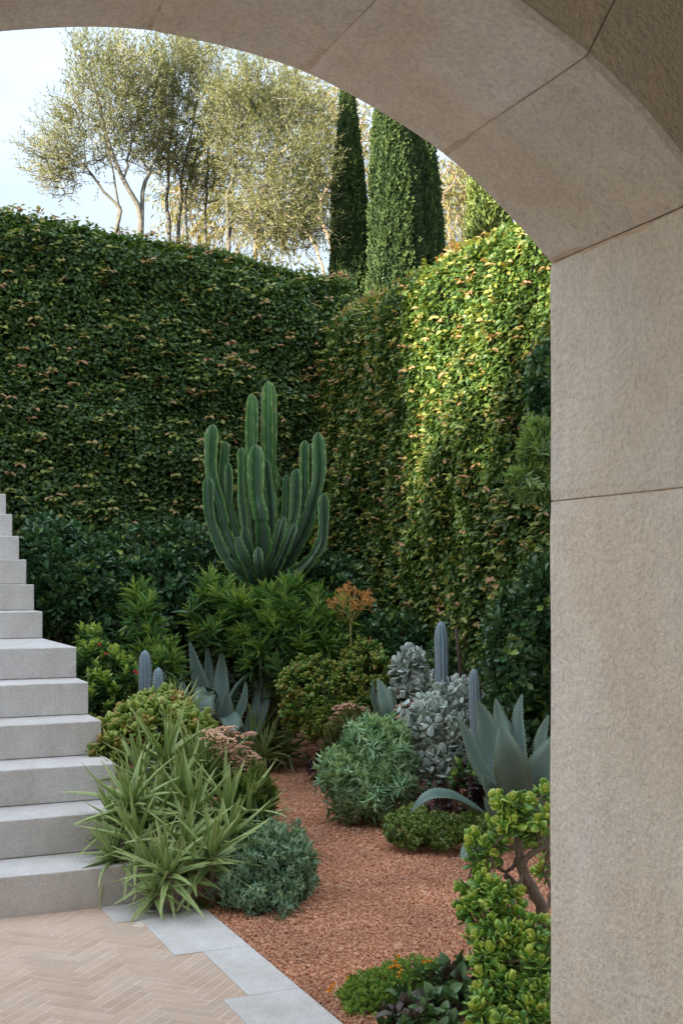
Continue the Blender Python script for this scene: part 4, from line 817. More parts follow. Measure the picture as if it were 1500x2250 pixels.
shrub('lance_leaved_shrub', B(372, 1530, 7.9), 'little lance leaved plant just right of the paired blue cacti', 'shrub', [ell(368, 1455, 8.0, 24, 30, .1)], 10, 'strap', .12, .016, 24, .12, 'olean', 80, None, 3, sp=dict(up=.7), wk=OL)
ob, P, A = shrub('lime_tipped_shrub', B(240, 1600, 7.6), 'shrub with lime green tips and a few red flowers against the stair end', 'shrub',
 [ell(205, 1455, 7.6, 48, 75, .2), ell(255, 1500, 7.4, 62, 75, .2), ell(225, 1550, 7.3, 62, 60, .2), ell(195, 1400, 7.8, 25, 30, .12)], 130, 'lance', .062, .022, 26, .10, 'ixora', 300, None, 8, sp=dict(up=.75, rough=.2), wk=dict(inc=(10, 80), t=(.3, .72), tn=.1, new=.75, newt=.98))
def flowers(parent, pts, mat, L, nm='flower', k=9, tp='rhomb'):
    for p in pts:
        lf = Leaves(); v = unit(rng.normal(size=(k, 3)) + np.array([0, -.5, .8])); q = thing('x', p, 'x', 'x'); bpy.data.objects.remove(q)
        lf.add(np.repeat([p], k, 0), v, np.array([0, -.6, .8]) + rng.normal(0, .3, (k, 3)), L, L*.8, .5)
        V0, F3, F4 = T[tp]; P_, d, n, Ln, Wd, t = lf.cat(); sd = np.cross(d, n)
        V = P_[:, None] + V0[None, :, 0, None]*(sd*Wd[:, None])[:, None] + V0[None, :, 1, None]*(d*Ln[:, None])[:, None] + V0[None, :, 2, None]*(n*Ln[:, None])[:, None]
        me = mesh_np(nm, V.reshape(-1, 3) - np.array(parent.location), [(F3[None] + np.arange(k)[:, None, None]*len(V0)).reshape(-1, 3)], M[mat], np.full(k*len(V0), .5)); link(nm, me, parent)
flowers(ob, [P3(298, 1476, 7.18), P3(234, 1437, 7.35), P3(219, 1417, 7.5), P3(303, 1480, 7.2)], 'red', .014)
shrub('red_edged_succulent', B(325, 1700, 6.4), 'rounded yellow green succulent with red leaf edges, growing between the steps and the aloes', 'succulent',
 [ell(335, 1600, 6.4, 100, 62, .28), ell(245, 1635, 6.2, 50, 48, .2), ell(410, 1610, 6.4, 55, 55, .2), ell(350, 1555, 6.6, 60, 35, .2)], 280, 'fleshy', .056, .040, 11, .03, 'jader', 300, None, 8, 'jstem', .01, sp=dict(up=.5, rough=.3, bump=.08), wk=dict(inc=(10, 92), t=(.15, .55), tn=.14, new=.1, newt=.9))
shrub('jade_bush', B(740, 1640, 8.3), 'dense olive green jade bush at the far end of the gravel path', 'succulent',
 [ell(690, 1540, 8.3, 85, 92, .3), ell(800, 1500, 8.4, 65, 85, .3), ell(745, 1590, 8.2, 95, 52, .3), ell(780, 1450, 8.7, 60, 40, .2)], 620, 'fleshy', .043, .03, 9, .03, 'jadeb', 300, None, 12, 'jstem', .012, sp=dict(up=.45, rough=.55, bump=.25), wk=dict(inc=(15, 85), t=(.15, .85), tn=.15, new=.08, newt=.9))
SV = dict(inc=(20, 95), t=(.3, .85), tn=.13, az=1.62)
shrub('silver_shrub', B(905, 1600, 7.9), 'smaller silver grey felt leaved shrub behind, left of the tall blue cactus', 'shrub', [ell(898, 1480, 7.9, 36, 58, .14), ell(925, 1510, 7.9, 36, 40, .14), ell(895, 1440, 7.9, 18, 20, .08)], 62, 'felt', .068, .052, 9, .09, 'silver', 250, 'silver felt leaved shrubs', 7, 'jstem', .009, sp=dict(up=.4, rough=.4), wk=SV)
shrub('silver_shrub', B(975, 1745, 7.2), 'larger silver grey felt leaved shrub in front of the tall blue cactus', 'shrub', [ell(955, 1590, 7.2, 62, 62, .2), ell(1000, 1560, 7.3, 52, 70, .2), ell(965, 1665, 7.2, 72, 62, .2), ell(1010, 1530, 7.3, 22, 30, .1), ell(1000, 1640, 7.2, 55, 70, .2)], 210, 'felt', .070, .053, 9, .09, 'silver', 300, 'silver felt leaved shrubs', 10, 'jstem', .01, sp=dict(up=.35, rough=.45), wk=SV)
shrub('grey_green_shrub', B(810, 1785, 7.0), 'soft grey green sage like bush spilling over the right edge of the path', 'shrub', [ell(830, 1640, 7.0, 78, 72, .25), ell(790, 1705, 6.9, 98, 68, .28), ell(850, 1710, 6.9, 62, 70, .25), ell(735, 1680, 7.0, 42, 34, .15), ell(790, 1755, 6.9, 70, 24, .2)], 560, 'lance', .072, .013, 16, .12, 'arte', 200, None, 10, sp=dict(up=.5, rough=.65, bump=.5, rmin=.62), wk=dict(inc=(15, 80), t=(.15, .95), tn=.12))
shrub('lavender_bush', B(590, 1960, 5.35), 'blue grey narrow leaved lavender bush on the left edge of the gravel', 'shrub', [ell(600, 1880, 5.3, 90, 75, .22), ell(545, 1930, 5.15, 55, 55, .16), ell(655, 1905, 5.35, 46, 55, .16), ell(570, 1830, 5.6, 50, 50, .15), ell(590, 1960, 5.1, 70, 35, .16)], 900, 'lance', .032, .0048, 20, .07, 'lav', 0, None, 10, sp=dict(up=.65, rough=.45, bump=.45, rmin=.6), wk=dict(inc=(15, 70), t=(.1, .9), tn=.12))
shrub('green_mound_plant', B(910, 1850, 6.3), 'low mound of fine green foliage on the gravel below the arching agave leaf', 'ground cover', [ell(895, 1818, 6.25, 62, 38, .2), ell(965, 1822, 6.2, 60, 36, .2), ell(1040, 1820, 6.15, 55, 38, .2), ell(905, 1790, 6.4, 40, 22, .15)], 1500, 'rhomb', .017, .011, 12, .03, 'mound', 0, None, 8, sp=dict(up=.4, rough=.6, bump=.3, rmin=.7), wk=dict(inc=(25, 90), t=(.1, .9), tn=.16))
# purple leaved ground cover
for lb, es, n, b in [('patch of purple leaved plants under the big agave', [ell(985, 1765, 6.7, 85, 40, .2), ell(1030, 1720, 6.7, 45, 40, .15)], 60, B(990, 1790, 6.7)), ('small purple leaved plants at the far end of the path', [ell(705, 1672, 8.3, 35, 20, .15)], 18, B(705, 1690, 8.3))]:
    shrub('purple_plant', b, lb, 'ground cover', es, n, 'ovalb', .05, .032, 8, .03, 'purple', 60, None, 3, sp=dict(up=.7), wk=dict(inc=(30, 90), t=(.0, .9), tn=.25))
shrub('green_sprout', B(1020, 1790, 6.8), 'bright green sprouts between the silver shrub and the big agave', 'plant', [ell(1020, 1700, 6.7, 25, 25, .08)], 8, 'strap', .075, .02, 14, .08, 'olean', 60, None, 3, sp=dict(up=.7), wk=OL)
# marigold mound with flowers, coleus
om, P, A = shrub('marigold_mound', B(850, 2240, 4.05), 'bushy marigold mound with small orange flowers at the near edge of the gravel', 'flowers', [ell(830, 2195, 4.0, 88, 62, .16), ell(900, 2150, 4.15, 70, 48, .16), ell(960, 2150, 4.2, 60, 40, .14), ell(800, 2240, 3.9, 70, 45, .14), ell(880, 2200, 4.05, 80, 50, .15)], 1500, 'rhomb', .019, .009, 14, .035, 'mari', 0, None, 8, sp=dict(up=.5, rough=.4, bump=.1, rmin=.8), wk=dict(inc=(15, 90), t=(.15, .9), tn=.14))
fl = [(812, 2132), (809, 2141), (727, 2170), (866, 2121), (876, 2124), (880, 2134), (842, 2141), (805, 2168), (826, 2180), (800, 2185), (765, 2150), (930, 2115), (938, 2114), (948, 2113), (875, 2103), (868, 2112), (735, 2163), (722, 2178), (840, 2150), (1000, 2106), (858, 2128), (876, 2146)]
flowers(om, [P3(x, y, 3.93 + .0018*(2190 - y) + rng.uniform(0, .03)) for x, y in fl], 'orange', .011, k=8)
shrub('coleus_plant', B(965, 2260, 3.85), 'dark veined coleus like plants with purple undersides between the marigolds and the jade tree', 'plant', [ell(950, 2190, 3.9, 75, 60, .16), ell(900, 2240, 3.75, 60, 50, .13), ell(1010, 2150, 4.0, 50, 40, .12), ell(980, 2240, 3.75, 80, 50, .15)], 85, 'ovalb', .052, .034, 8, .03, 'coleus', 300, None, 8, sp=dict(up=.55, rough=.35), wk=dict(inc=(25, 95), t=(.5, .95), tn=.22, new=.15, newt=.1))
# low weeds by the slab and under the aloes
shrub('ground_weeds', B(470, 1990, 5.15), 'small green weeds at the corner of the border slab under the aloes', 'weeds', [ell(455, 1985, 5.15, 45, 14, .1), ell(345, 1985, 5.1, 30, 16, .06)], 60, 'rhomb', .016, .012, 8, .02, 'mound', 0, None, 0, wk=dict(t=(.1, .7)))
# ------------------------------------------------------------------ yarrow flower heads
def yarrow(heads, D, base, label, n_st=8):
    o = thing('yarrow_plant', base, label, 'flowers', 'pink yarrow plants'); b = np.array(base); ms = []
    for v in range(4):
        mb = MB(); k = 46; r = np.sqrt(rng.random(k))*.5; a = rng.random(k)*6.28
        for i in range(k):
            c = np.array([r[i]*math.cos(a[i]), r[i]*math.sin(a[i])*.9, .14*(1 - (r[i]*2)**2) + rng.normal(0, .018)]); s_ = rng.uniform(.055, .085)
            V = [c + np.array(q)*s_ for q in ((1, 0, .1), (.3, .95, .1), (-.8, .6, .1), (-.8, -.6, .1), (.3, -.95, .1), (0, 0, .75), (0, 0, -.5))]; F3 = [(j, (j+1) % 5, 5) for j in range(5)] + [((j+1) % 5, j, 6) for j in range(5)]
            mb.add(V, F3, t=np.clip(rng.normal([.25, .5, .6, .75][v], .15), 0, 1))
        ms.append(mesh_np('flower_head', np.concatenate(mb.V), [np.concatenate(mb.F3)], M['pink'], np.concatenate(mb.T)))
    st = MB(); lf = Leaves()
    for x, y, w in heads:
        dd = D + rng.uniform(-.08, .08); p = P3(x, y, dd); q = bpy.data.objects.new('flower_head', ms[int(rng.integers(4))]); COL.objects.link(q); q.parent = o; q.location = Vector(p - b); s_ = 1.45*w/F*dd; q.scale = (s_, s_, s_*.9); q.rotation_euler = (rng.normal(0, .12) - .05, rng.normal(0, .12), rng.uniform(0, 6))
        s0 = b + np.array([*rng.normal(0, .05, 2), 0]); tube(st, smoothpath([s0, (s0*.5 + p*.5) + np.array([0, 0, .05]), p - [0, 0, .0]], 6), .0022, 4)
        for a_ in range(5):   # branching under the head
            tube(st, [p - np.array([0, 0, .035]), p + np.array([rng.normal(0, s_*.3), rng.normal(0, s_*.3), 0])], .0012, 3)
        k = 20; pp = s0 + (p - s0)*rng.uniform(.25, .93, (k, 1)); lf.add(pp, rng.normal(size=(k, 3)) + np.array([0, 0, .6]), rng.normal(size=(k, 3)), .05, .009, rng.uniform(.2, .7, k))
    q = st.build('stem', M['mound'], o); q['kind'] = 'stuff'; lf.build('lance', M['mound'], o)
yarrow([(462, 1608, 30), (487, 1604, 30), (475, 1618, 34), (505, 1602, 26), (512, 1612, 24), (455, 1626, 26), (495, 1628, 40), (520, 1622, 34), (540, 1618, 30), (552, 1612, 20), (545, 1634, 20), (510, 1640, 30), (470, 1648, 30), (500, 1652, 30), (520, 1660, 44), (545, 1668, 36), (535, 1684, 40), (560, 1664, 22), (565, 1678, 20), (510, 1680, 34), (530, 1700, 28), (480, 1662, 24), (490, 1640, 30), (530, 1645, 28), (515, 1670, 34), (550, 1655, 26), (500, 1615, 28)], 5.85, B(515, 1800, 6.15), 'pink and apricot yarrow flower heads above the aloes at the left of the path')
yarrow([(745, 1556, 26), (765, 1552, 28), (790, 1558, 22), (735, 1580, 26), (752, 1585, 26), (730, 1592, 22), (775, 1562, 22), (745, 1568, 22), (800, 1562, 20), (805, 1572, 18), (742, 1598, 22)], 7.9, B(770, 1690, 7.9), 'faded pale yarrow heads behind the grey green bush')
yarrow([(885, 1552, 26), (900, 1548, 24), (878, 1560, 20), (884, 1575, 24), (895, 1580, 20), (915, 1545, 16), (924, 1540, 14)], 7.35, B(890, 1690, 7.4), 'faded pink yarrow heads in front of the small agave')
shrub('yarrow_foliage', B(780, 1660, 7.9), 'feathery yellow green tuft under the faded yarrow heads', 'plant', [ell(785, 1610, 7.8, 55, 48, .15), ell(745, 1625, 7.8, 35, 35, .1)], 150, 'lance', .07, .006, 12, .1, 'grass', 0, None, 4, sp=dict(up=.8), wk=dict(inc=(8, 50), t=(.1, .8)))
# fine grass tufts on the path edge
def tuft(px, py, D, n, L, label, spread=.6):
    p = P3(px, py, D); p[2] = 0; o = thing('grass_tuft', p, label, 'grass', None); mb = MB()
    for i in range(n):
        a = rng.uniform(0, 6.28); h = rng.uniform(.5, 1)*L; d = np.array([math.cos(a), math.sin(a), 0])*spread*h; q = p + np.array([*rng.normal(0, .03, 2), 0]); path = smoothpath([q, q + d*.3 + [0, 0, h*.7], q + d*.85 + [0, 0, h*.85], q + d*1.3 + [0, 0, h*.7]], 6)
        w = np.cross(unit(d), [0, 0, 1])*.0016; V = []
        for j, x in enumerate(path): f = 1 - j/5.5; V += [x - w*f, x + w*f]
        mb.add(V, [], [(2*j, 2*j+1, 2*j+3, 2*j+2) for j in range(5)], t=rng.uniform(0, 1))
    q = mb.build('blades', M['grass'], o); q['kind'] = 'stuff'
tuft(590, 1790, 5.9, 70, .42, 'thin arching grass leaning over the gravel behind the lavender bush'); tuft(625, 1860, 5.7, 40, .26, 'short tan grass at the right edge of the lavender bush', .9)
shrub('dense_green_filler', B(540, 1800, 5.8), 'green feathery foliage between the aloes and the lavender bush', 'plant', [ell(555, 1760, 5.75, 45, 70, .15), ell(520, 1720, 6.0, 40, 50, .15)], 130, 'lance', .09, .005, 14, .13, 'mound', 0, None, 4, sp=dict(up=.85), wk=dict(inc=(6, 35), t=(.2, .9)))
# ------------------------------------------------------------------ firestick
def firestick():
    b = B(775, 1560, 8.7); o = thing('firestick_plant', b, 'orange twiggy firestick plant between the lance leaved shrub and the right hedge', 'succulent'); mb = MB(); D = 8.55
    def br(p, d, L, depth, t):
        q = p + d*L; mid = (p + q)/2 + rng.normal(0, L*.06, 3); tube(mb, smoothpath([p, mid, q], 4), .0021*(1.5 if depth < 2 else 1), 4, t)
        if depth < 6:
            for k in range(2 if rng.random() < .7 else 3): br(q, unit(d + rng.normal(0, .62, 3) + np.array([0, -.05, .12])), L*rng.uniform(.65, .9), depth + 1, min(1, t + rng.uniform(.08, .24)))
    r0 = P3(770, 1372, D); tube(mb, smoothpath([np.array(b), (np.array(b) + r0)/2, r0], 5), .008, 5, .1)
    for x in (-.35, .05, .4, .8): br(r0, unit(np.array([x, -.1, 1.0])), .085, 1, .2)
    br(P3(768, 1430, D), unit(np.array([1, 0, .1])), .08, 3, .4); q = mb.build('stems', M['fire'], o); q['kind'] = 'stuff'
firestick()
# ------------------------------------------------------------------ jade tree in the foreground
def jade_tree():
    b = np.array([*P3(1175, 2100, 4.05)[:2], 0.0]); o = thing('jade_tree', b, 'jade tree with knotted grey branches and bright fleshy leaves by the right jamb', 'succulent')
    D = 4.0; mb = MB()
    br = [([(1215, 2230, 0), (1190, 2010, 0), (1160, 1945, 0), (1140, 1880, -.02), (1142, 1830, 0), (1125, 1780, 0)], .024), ([(1190, 2010, 0), (1180, 1970, .03), (1135, 1945, .04), (1110, 1925, 0)], .017),
     ([(1160, 1945, 0), (1148, 1912, -.04), (1162, 1880, -.05), (1195, 1862, -.04), (1215, 1850, 0)], .014), ([(1205, 1885, .1), (1190, 1840, .08), (1150, 1826, .05), (1110, 1815, 0)], .013), ([(1145, 1870, 0), (1110, 1860, -.03), (1075, 1868, -.05)], .009),
     ([(1140, 1880, 0), (1115, 1912, .02), (1080, 1900, .02), (1050, 1880, 0)], .008), ([(1215, 2230, 0), (1150, 2120, -.05), (1090, 2070, -.08), (1060, 2040, -.1)], .015), ([(1205, 2210, .0), (1130, 2160, -.12), (1060, 2120, -.15)], .012),
     ([(1190, 2010, 0), (1215, 1960, .05), (1198, 1925, .06), (1215, 1900, .05)], .011), ([(1150, 2200, -.1), (1110, 2190, -.15), (1060, 2190, -.2), (1030, 2220, -.2)], .011), ([(1150, 1985, 0), (1120, 2000, -.05), (1085, 2010, -.08)], .010)]
    nodes = []
    for px, r in br:
        pts = smoothpath([P3(x, y, D + d) for x, y, d in px], 14); pts += rng.normal(0, .003, pts.shape); m2 = MB(); tube(m2, pts, np.linspace(r, r*.55, 14)*(1 + .1*np.sin(np.arange(14)*2.1)), 8, .5); m2.build('branch', M['jstem'], o); nodes.append(pts)
    nodes = np.concatenate(nodes)
    es = [ell(1120, 1752, D, 38, 32, .1), ell(1160, 1790, D, 42, 40, .12), ell(1095, 1805, D, 45, 36, .12), ell(1170, 1835, 4.1, 36, 28, .1), ell(1060, 1850, D, 34, 34, .1), ell(1045, 1895, D, 32, 30, .1), ell(1050, 1945, 3.95, 40, 34, .12), ell(1095, 1960, 3.9, 45, 36, .12),
      ell(1035, 1990, 3.95, 30, 30, .1), ell(1105, 2030, 3.85, 60, 42, .14), ell(1175, 2045, 3.8, 45, 48, .14), ell(1060, 2075, 3.85, 52, 42, .14), ell(1150, 2110, 3.75, 70, 52, .16), ell(1095, 2150, 3.75, 62, 48, .16), ell(1180, 2170, 3.7, 50, 60, .15), ell(1060, 2215, 3.65, 62, 45, .16), ell(1130, 2225, 3.65, 80, 50, .16), ell(1185, 1740, 4.1, 25, 20, .08), ell(1195, 1900, 4.25, 20, 26, .06)]
    P, A = shoot_points(es, 260, rmin=.5, up=.45, rough=.35, bump=.05, low=-.9); lf = Leaves(); lf.add(*whorls(P, A, 12, .036, .038, .027, inc=(8, 95), t=(.18, .72), tn=.13, new=.3, newt=.95, az=1.6)); lf.build('fleshy', M['jade'], o, 300)
    tw = MB()
    for p, a in zip(P, A):
        i = np.argmin(((nodes - p)**2).sum(1)); q = nodes[i]; 
        tube(tw, smoothpath([q, (p + q)/2 + np.array([0, 0, -.008]), p - a*.02], 4), .0035, 4)
    q = tw.build('twigs', M['jstem'], o); q['kind'] = 'stuff'
jade_tree()
# ------------------------------------------------------------------ trees beyond the hedges
def grow(limbs, targets, seed=0):
    """limbs: list of polylines (world). targets: crown points. returns (polylines, radii) for branches"""
    nodes = np.concatenate(limbs); out = []
    order = np.argsort(((targets - nodes.mean(0))**2).sum(1)); nd = list(nodes)
    for i in order:
        p = targets[i]; arr = np.array(nd); d = ((arr - p)**2).sum(1) + np.maximum(0, arr[:, 2] - p[2])*.8; j = int(np.argmin(d)); q = arr[j]
        L = np.linalg.norm(p - q)
        if L < .03: continue
        mid = (p + q)/2 + rng.normal(0, L*.09, 3) + np.array([0, 0, -.06*L]); path = smoothpath([q, mid, p], 5); out.append(path); nd += [mid, p]
    return out
def olive(name, label, limbs, es, D, n, leafn, base, group, mat='olive', L=.062, Wd=.0125, hang=0.0, tr=(.1, .9), bark='bark', leafmul=1.0):
    o = thing(name, base, label, 'tree', group); LP = []; mb = MB()
    for px, w in limbs:
        if px[0][1] > 470: px = [(px[0][0] + (px[0][0] - px[1][0])*.6, 760, px[0][2])] + list(px)
        pts = smoothpath([P3(x, y, D + d) for x, y, d in px], 12); pts[1:] += rng.normal(0, .012, pts[1:].shape); tube(mb, pts, np.linspace(w, w*.35, 12)*.78/2/F*D, 7, .5); LP.append(pts)
    g = LP[0][0]; tube(mb, smoothpath([np.array(base), (np.array(base) + g)/2 + np.array([.05, 0, 0]), g], 8), limbs[0][1]/2/F*D*1.5, 8, .5); mb.build('trunk', M[bark], o)
    P = []
    for C, r in es:
        k = int(n*(r[0]*r[2])/sum(e[1][0]*e[1][2] for e in es)); v = unit(rng.normal(size=(k, 3))); P.append(C + r*v*(rng.random((k, 1))**.42)*(1 + .38*wob(v*2.5 + C, 1, 3))[:, None])
    P = np.concatenate(P); br = grow(LP, P); tb = MB(); cr = thing('crown', (0, 0, 0), None, None); bpy.data.objects.remove(cr)
    for p in br: tube(tb, p, np.linspace(.010, .004, len(p))*D/14, 3, .5, False)
    q = tb.build('branches', M[bark], o); q['kind'] = 'stuff'
    # leafy sprigs: straight twigs with paired leaves
    lf = Leaves(); k = len(P); per = leafn; spr = 3
    for j in range(spr):
        Q = P + rng.normal(0, .05, P.shape)*D/14; C = np.mean(P, 0); A = unit(unit(Q - C)*.55 + np.array([0, 0, .75 - hang*1.9]) + rng.normal(0, .42, P.shape)); sl = rng.uniform(.16, .34, (k, 1))*D/14
        s = np.linspace(.05, 1, per); pos = Q[:, None] + A[:, None]*(sl*s[None])[..., None]; ref = unit(rng.normal(size=(k, 3))); a = unit(np.cross(A, ref)); b = np.cross(A, a)
        an = np.arange(per)[None]*1.9 + rng.uniform(0, 6.28, (k, 1)); perp = np.cos(an)[..., None]*a[:, None] + np.sin(an)[..., None]*b[:, None]
        d = A[:, None]*.85 + perp*.6 + rng.normal(0, .15, perp.shape); d[..., 2] -= hang*1.1; nn = rng.normal(size=d.shape) + np.array([0, -.3, .6]); m = k*per; kp = rng.random(m) < .92*leafmul
        tcl = (tr[0] + (tr[1] - tr[0])*(.5 + .4*wob(P, 2.0, 8)))[:, None] + rng.normal(0, .1, (k, per))
        lf.add(pos.reshape(-1, 3)[kp], d.reshape(-1, 3)[kp], nn.reshape(-1, 3)[kp], (L*rng.uniform(.6, 1.15, m))[kp], (Wd*rng.uniform(.7, 1.2, m))[kp], tcl.ravel()[kp])
    lf.build('rhomb', M[mat], o, 0, rest='crown')
def gb(px, D, dy=0): p = P3(px, 1300, D); return (p[0], D + dy, 0.0)
OG = 'olive trees beyond the left hedge'
olive('olive_tree', 'grey green olive tree with forked pale trunk, leftmost above the hedge', [
 ([(309, 520, 0), (309, 480, 0), (300, 445, 0), (270, 395, -.1), (245, 340, -.2), (225, 280, -.2), (215, 215, -.2), (195, 150, -.2)], 20), ([(309, 480, 0), (318, 410, .1), (326, 375, .1), (350, 330, .2), (365, 250, .2), (372, 170, .2)], 15),
 ([(250, 560, .1), (255, 490, .1), (262, 460, .1), (240, 430, .1), (205, 390, 0), (180, 360, -.1), (150, 330, -.2), (110, 330, -.2)], 12), ([(270, 395, 0), (285, 340, .2), (288, 270, .2), (280, 180, .2)], 8), ([(262, 490, .1), (262, 455, .1), (250, 400, 0), (240, 330, .1), (200, 260, .1), (160, 230, 0)], 9), ([(326, 375, .1), (310, 350, 0), (325, 335, 0)], 8)],
 [ell(225, 270, 13.5, 105, 95, .75), ell(150, 330, 13.5, 82, 62, .6), ell(250, 165, 13.5, 82, 70, .55), ell(305, 250, 13.7, 80, 105, .6), ell(190, 135, 13.5, 28, 38, .3), ell(125, 385, 13.6, 55, 45, .4), ell(245, 112, 13.5, 24, 24, .3)], 13.5, 600, 12, gb(300, 13.5), OG)
olive('olive_tree', 'tall loose olive tree rising to the arch, second from the left', [
 ([(372, 520, .3), (370, 470, .3), (365, 420, .3), (372, 330, .3), (380, 240, .3), (385, 130, .3)], 14), ([(392, 520, .4), (397, 450, .4), (402, 380, .4), (420, 300, .4), (440, 200, .4)], 13), ([(411, 510, .4), (408, 440, .4), (430, 350, .4), (460, 280, .4)], 10), ([(452, 500, .5), (455, 420, .5), (458, 330, .5), (470, 220, .5)], 10)],
 [ell(385, 200, 14.2, 62, 95, .6), ell(430, 150, 14.2, 70, 60, .6), ell(375, 330, 14.3, 70, 80, .6), ell(460, 250, 14.3, 80, 90, .6), ell(340, 130, 14.2, 22, 45, .3), ell(440, 380, 14.4, 62, 70, .5), ell(420, 100, 14.2, 60, 25, .3)], 14.0, 560, 13, gb(390, 14.2), OG)
olive('olive_tree', 'broad olive tree left of the narrow cypress', [
 ([(500, 560, .2), (503, 500, .2), (497, 440, .2), (512, 390, .2), (520, 340, .2), (524, 300, .2), (522, 240, .2)], 15), ([(503, 500, .2), (530, 430, .3), (552, 370, .3), (562, 330, .3), (600, 280, .3), (640, 240, .3)], 12), ([(524, 300, .2), (505, 270, .1), (480, 240, .1)], 8), ([(524, 300, .2), (550, 240, .1), (545, 170, .1)], 8)],
 [ell(525, 250, 13.6, 82, 75, .6), ell(590, 220, 13.6, 85, 70, .6), ell(650, 270, 13.7, 70, 90, .6), ell(560, 340, 13.6, 90, 75, .6), ell(640, 400, 13.5, 85, 85, .6), ell(590, 470, 13.4, 85, 70, .5), ell(548, 165, 13.6, 30, 38, .3), ell(690, 350, 13.8, 50, 90, .5), ell(670, 500, 13.6, 60, 50, .4)], 13.6, 860, 12, gb(520, 13.6), OG)
EG = 'eucalypts far behind the hedges'
olive('eucalyptus_tree', 'golden lit eucalyptus far behind the olive trees', [([(560, 560, 0), (570, 450, 0), (600, 350, 0), (620, 240, 0)], 16), ([(570, 450, 0), (500, 350, 0), (430, 330, 0)], 10), ([(600, 350, 0), (680, 280, 0), (720, 220, 0)], 10)],
 [ell(470, 360, 24, 60, 110, 1.5), ell(600, 230, 24, 80, 65, 1.5), ell(700, 230, 24, 50, 60, 1.2), ell(560, 420, 24, 110, 100, 1.5), ell(690, 400, 24, 60, 120, 1.2), ell(400, 420, 24, 60, 60, 1.2), ell(460, 480, 24, 90, 50, 1.2), ell(600, 500, 24, 90, 60, 1.2)], 24, 380, 8, gb(560, 24), EG, 'euc', .15, .034, .65, bark='bark_p')
olive('eucalyptus_tree', 'pale eucalyptus seen in the gap between and beside the cypresses', [([(740, 620, 0), (722, 520, 0), (700, 460, 0), (760, 340, 0), (800, 260, 0)], 20), ([(700, 560, 0), (640, 480, 0), (600, 470, 0)], 10), ([(990, 560, 0), (985, 470, 0), (1000, 400, 0), (975, 360, 0)], 7), ([(985, 470, 0), (1020, 440, 0), (1050, 430, 0)], 5)],
 [ell(800, 330, 22, 55, 110, 1.2), ell(725, 250, 22, 45, 70, 1), ell(985, 430, 22, 45, 75, 1), ell(1020, 400, 22, 40, 50, 1), ell(800, 500, 22, 40, 80, 1), ell(1000, 520, 22, 40, 40, .8), ell(980, 385, 22, 30, 40, .8)], 22, 300, 8, gb(740, 22), EG, 'euc', .15, .032, .7, bark='bark_p', leafmul=.75)
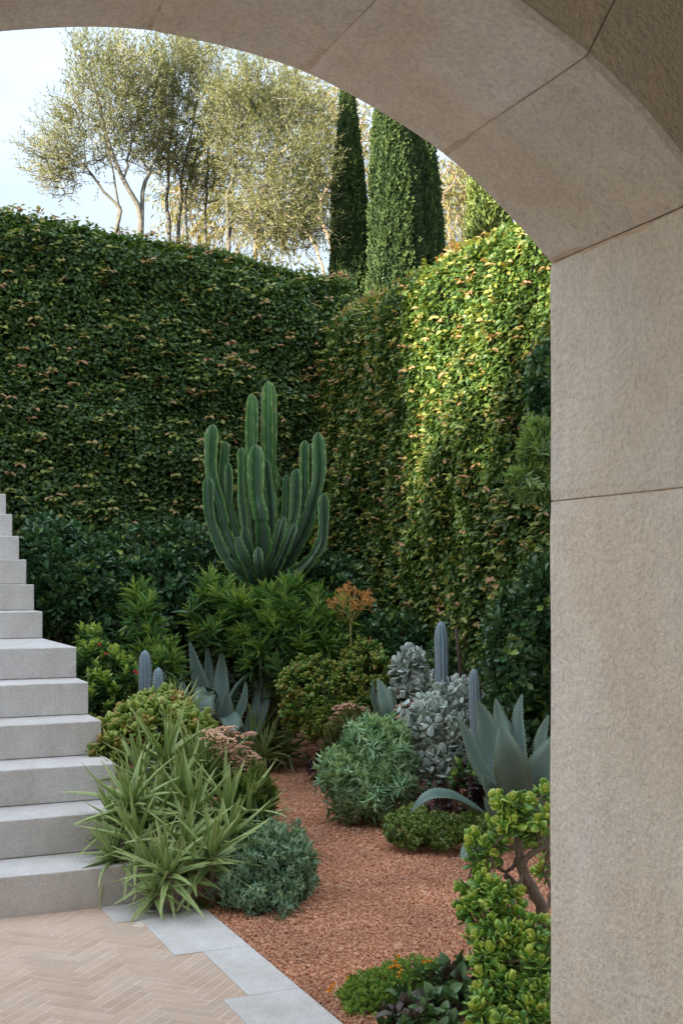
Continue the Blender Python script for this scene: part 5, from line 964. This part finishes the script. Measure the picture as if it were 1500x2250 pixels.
def cypress(label, prof, D, n, base, group='tall cypresses behind the hedge corner', L=.056, tb=(.1, .62), depth=None, name='cypress_tree', mat='cyp'):
    """prof: rows of (y_px, x_left, x_right) from the top"""
    o = thing(name, base, label, 'tree', group); prof = np.array(prof, float); ys = prof[:, 0]; lo = HZ + F*EYE/D - 20
    if ys[-1] < lo: prof = np.vstack([prof, [lo, *prof[-1, 1:]]])
    ys = prof[:, 0]; wmax = (prof[:, 2] - prof[:, 1]); pr = np.interp(np.arange(ys[0], min(ys[-1], 900)), ys, wmax); pr = pr/pr.sum(); y = rng.choice(np.arange(ys[0], min(ys[-1], 900)), n, p=pr) + rng.random(n)
    xl = np.interp(y, ys, prof[:, 1]); xr = np.interp(y, ys, prof[:, 2]); an = rng.uniform(-.25*math.pi, 1.25*math.pi, n); cx_ = (xl + xr)/2; hw = (xr - xl)/2
    z = EYE + (HZ - y)/F*D; rr = hw/F*D; cxw = (cx_ - 750)/F*D
    v = np.stack([np.cos(an), -np.sin(an), 0*an], -1); C = np.stack([cxw, np.full(n, D), z], -1)
    q = np.stack([np.cos(an)*3.2, -np.sin(an)*3.2, z*2.2], -1)*.8; lump = .13*wob(q, 1.6, 5) + .13*wob(q, 5, 6) + .07*wob(q, 13, 9) ; rad = rr*(.97 + lump) - rng.random(n)**1.5*rr*.25
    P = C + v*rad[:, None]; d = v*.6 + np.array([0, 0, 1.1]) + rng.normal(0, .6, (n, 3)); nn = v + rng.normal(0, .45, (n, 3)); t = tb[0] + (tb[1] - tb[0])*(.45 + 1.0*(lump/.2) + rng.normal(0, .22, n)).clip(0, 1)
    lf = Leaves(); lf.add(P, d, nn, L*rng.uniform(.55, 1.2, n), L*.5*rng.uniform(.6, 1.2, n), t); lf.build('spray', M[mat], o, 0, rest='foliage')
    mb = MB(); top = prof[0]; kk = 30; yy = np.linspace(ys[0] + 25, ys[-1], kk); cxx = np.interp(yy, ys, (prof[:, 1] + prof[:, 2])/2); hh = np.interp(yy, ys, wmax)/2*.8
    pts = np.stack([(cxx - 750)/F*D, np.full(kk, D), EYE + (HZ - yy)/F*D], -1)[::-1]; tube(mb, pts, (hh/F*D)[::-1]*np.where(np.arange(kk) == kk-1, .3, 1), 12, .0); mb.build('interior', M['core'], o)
    mb = MB(); tube(mb, [(base[0], base[1], -.05), (base[0], base[1], 1.6)], .11, 8); mb.build('trunk', M['bark'], o)
cypress('narrow dark cypress, the left one of the pair', [(170, 755, 765), (215, 750, 776), (300, 744, 786), (400, 734, 798), (500, 730, 808), (600, 728, 818), (700, 728, 822)], 14.2, 48000, gb(772, 14.2))
cypress('wide dense cypress in the middle of the sky gap, the fuller one of the pair', [(215, 835, 850), (260, 824, 882), (330, 820, 900), (400, 818, 915), (500, 814, 922), (600, 812, 925), (700, 812, 925)], 13.6, 72000, gb(865, 13.6))
cypress('cypress column merged into the right side of the wide cypress', [(270, 905, 920), (310, 890, 948), (400, 884, 962), (500, 884, 970), (600, 890, 974), (700, 890, 974)], 13.9, 42000, gb(925, 13.9))
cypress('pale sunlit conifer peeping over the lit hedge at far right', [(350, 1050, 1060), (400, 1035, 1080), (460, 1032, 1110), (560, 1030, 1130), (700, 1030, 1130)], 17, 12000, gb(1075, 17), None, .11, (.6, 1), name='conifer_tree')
# small sprigs standing up from the left hedge top
lfp = []
print('objects', len(bpy.data.objects), 'tris', sum(len(m.polygons)*2 for m in bpy.data.meshes))
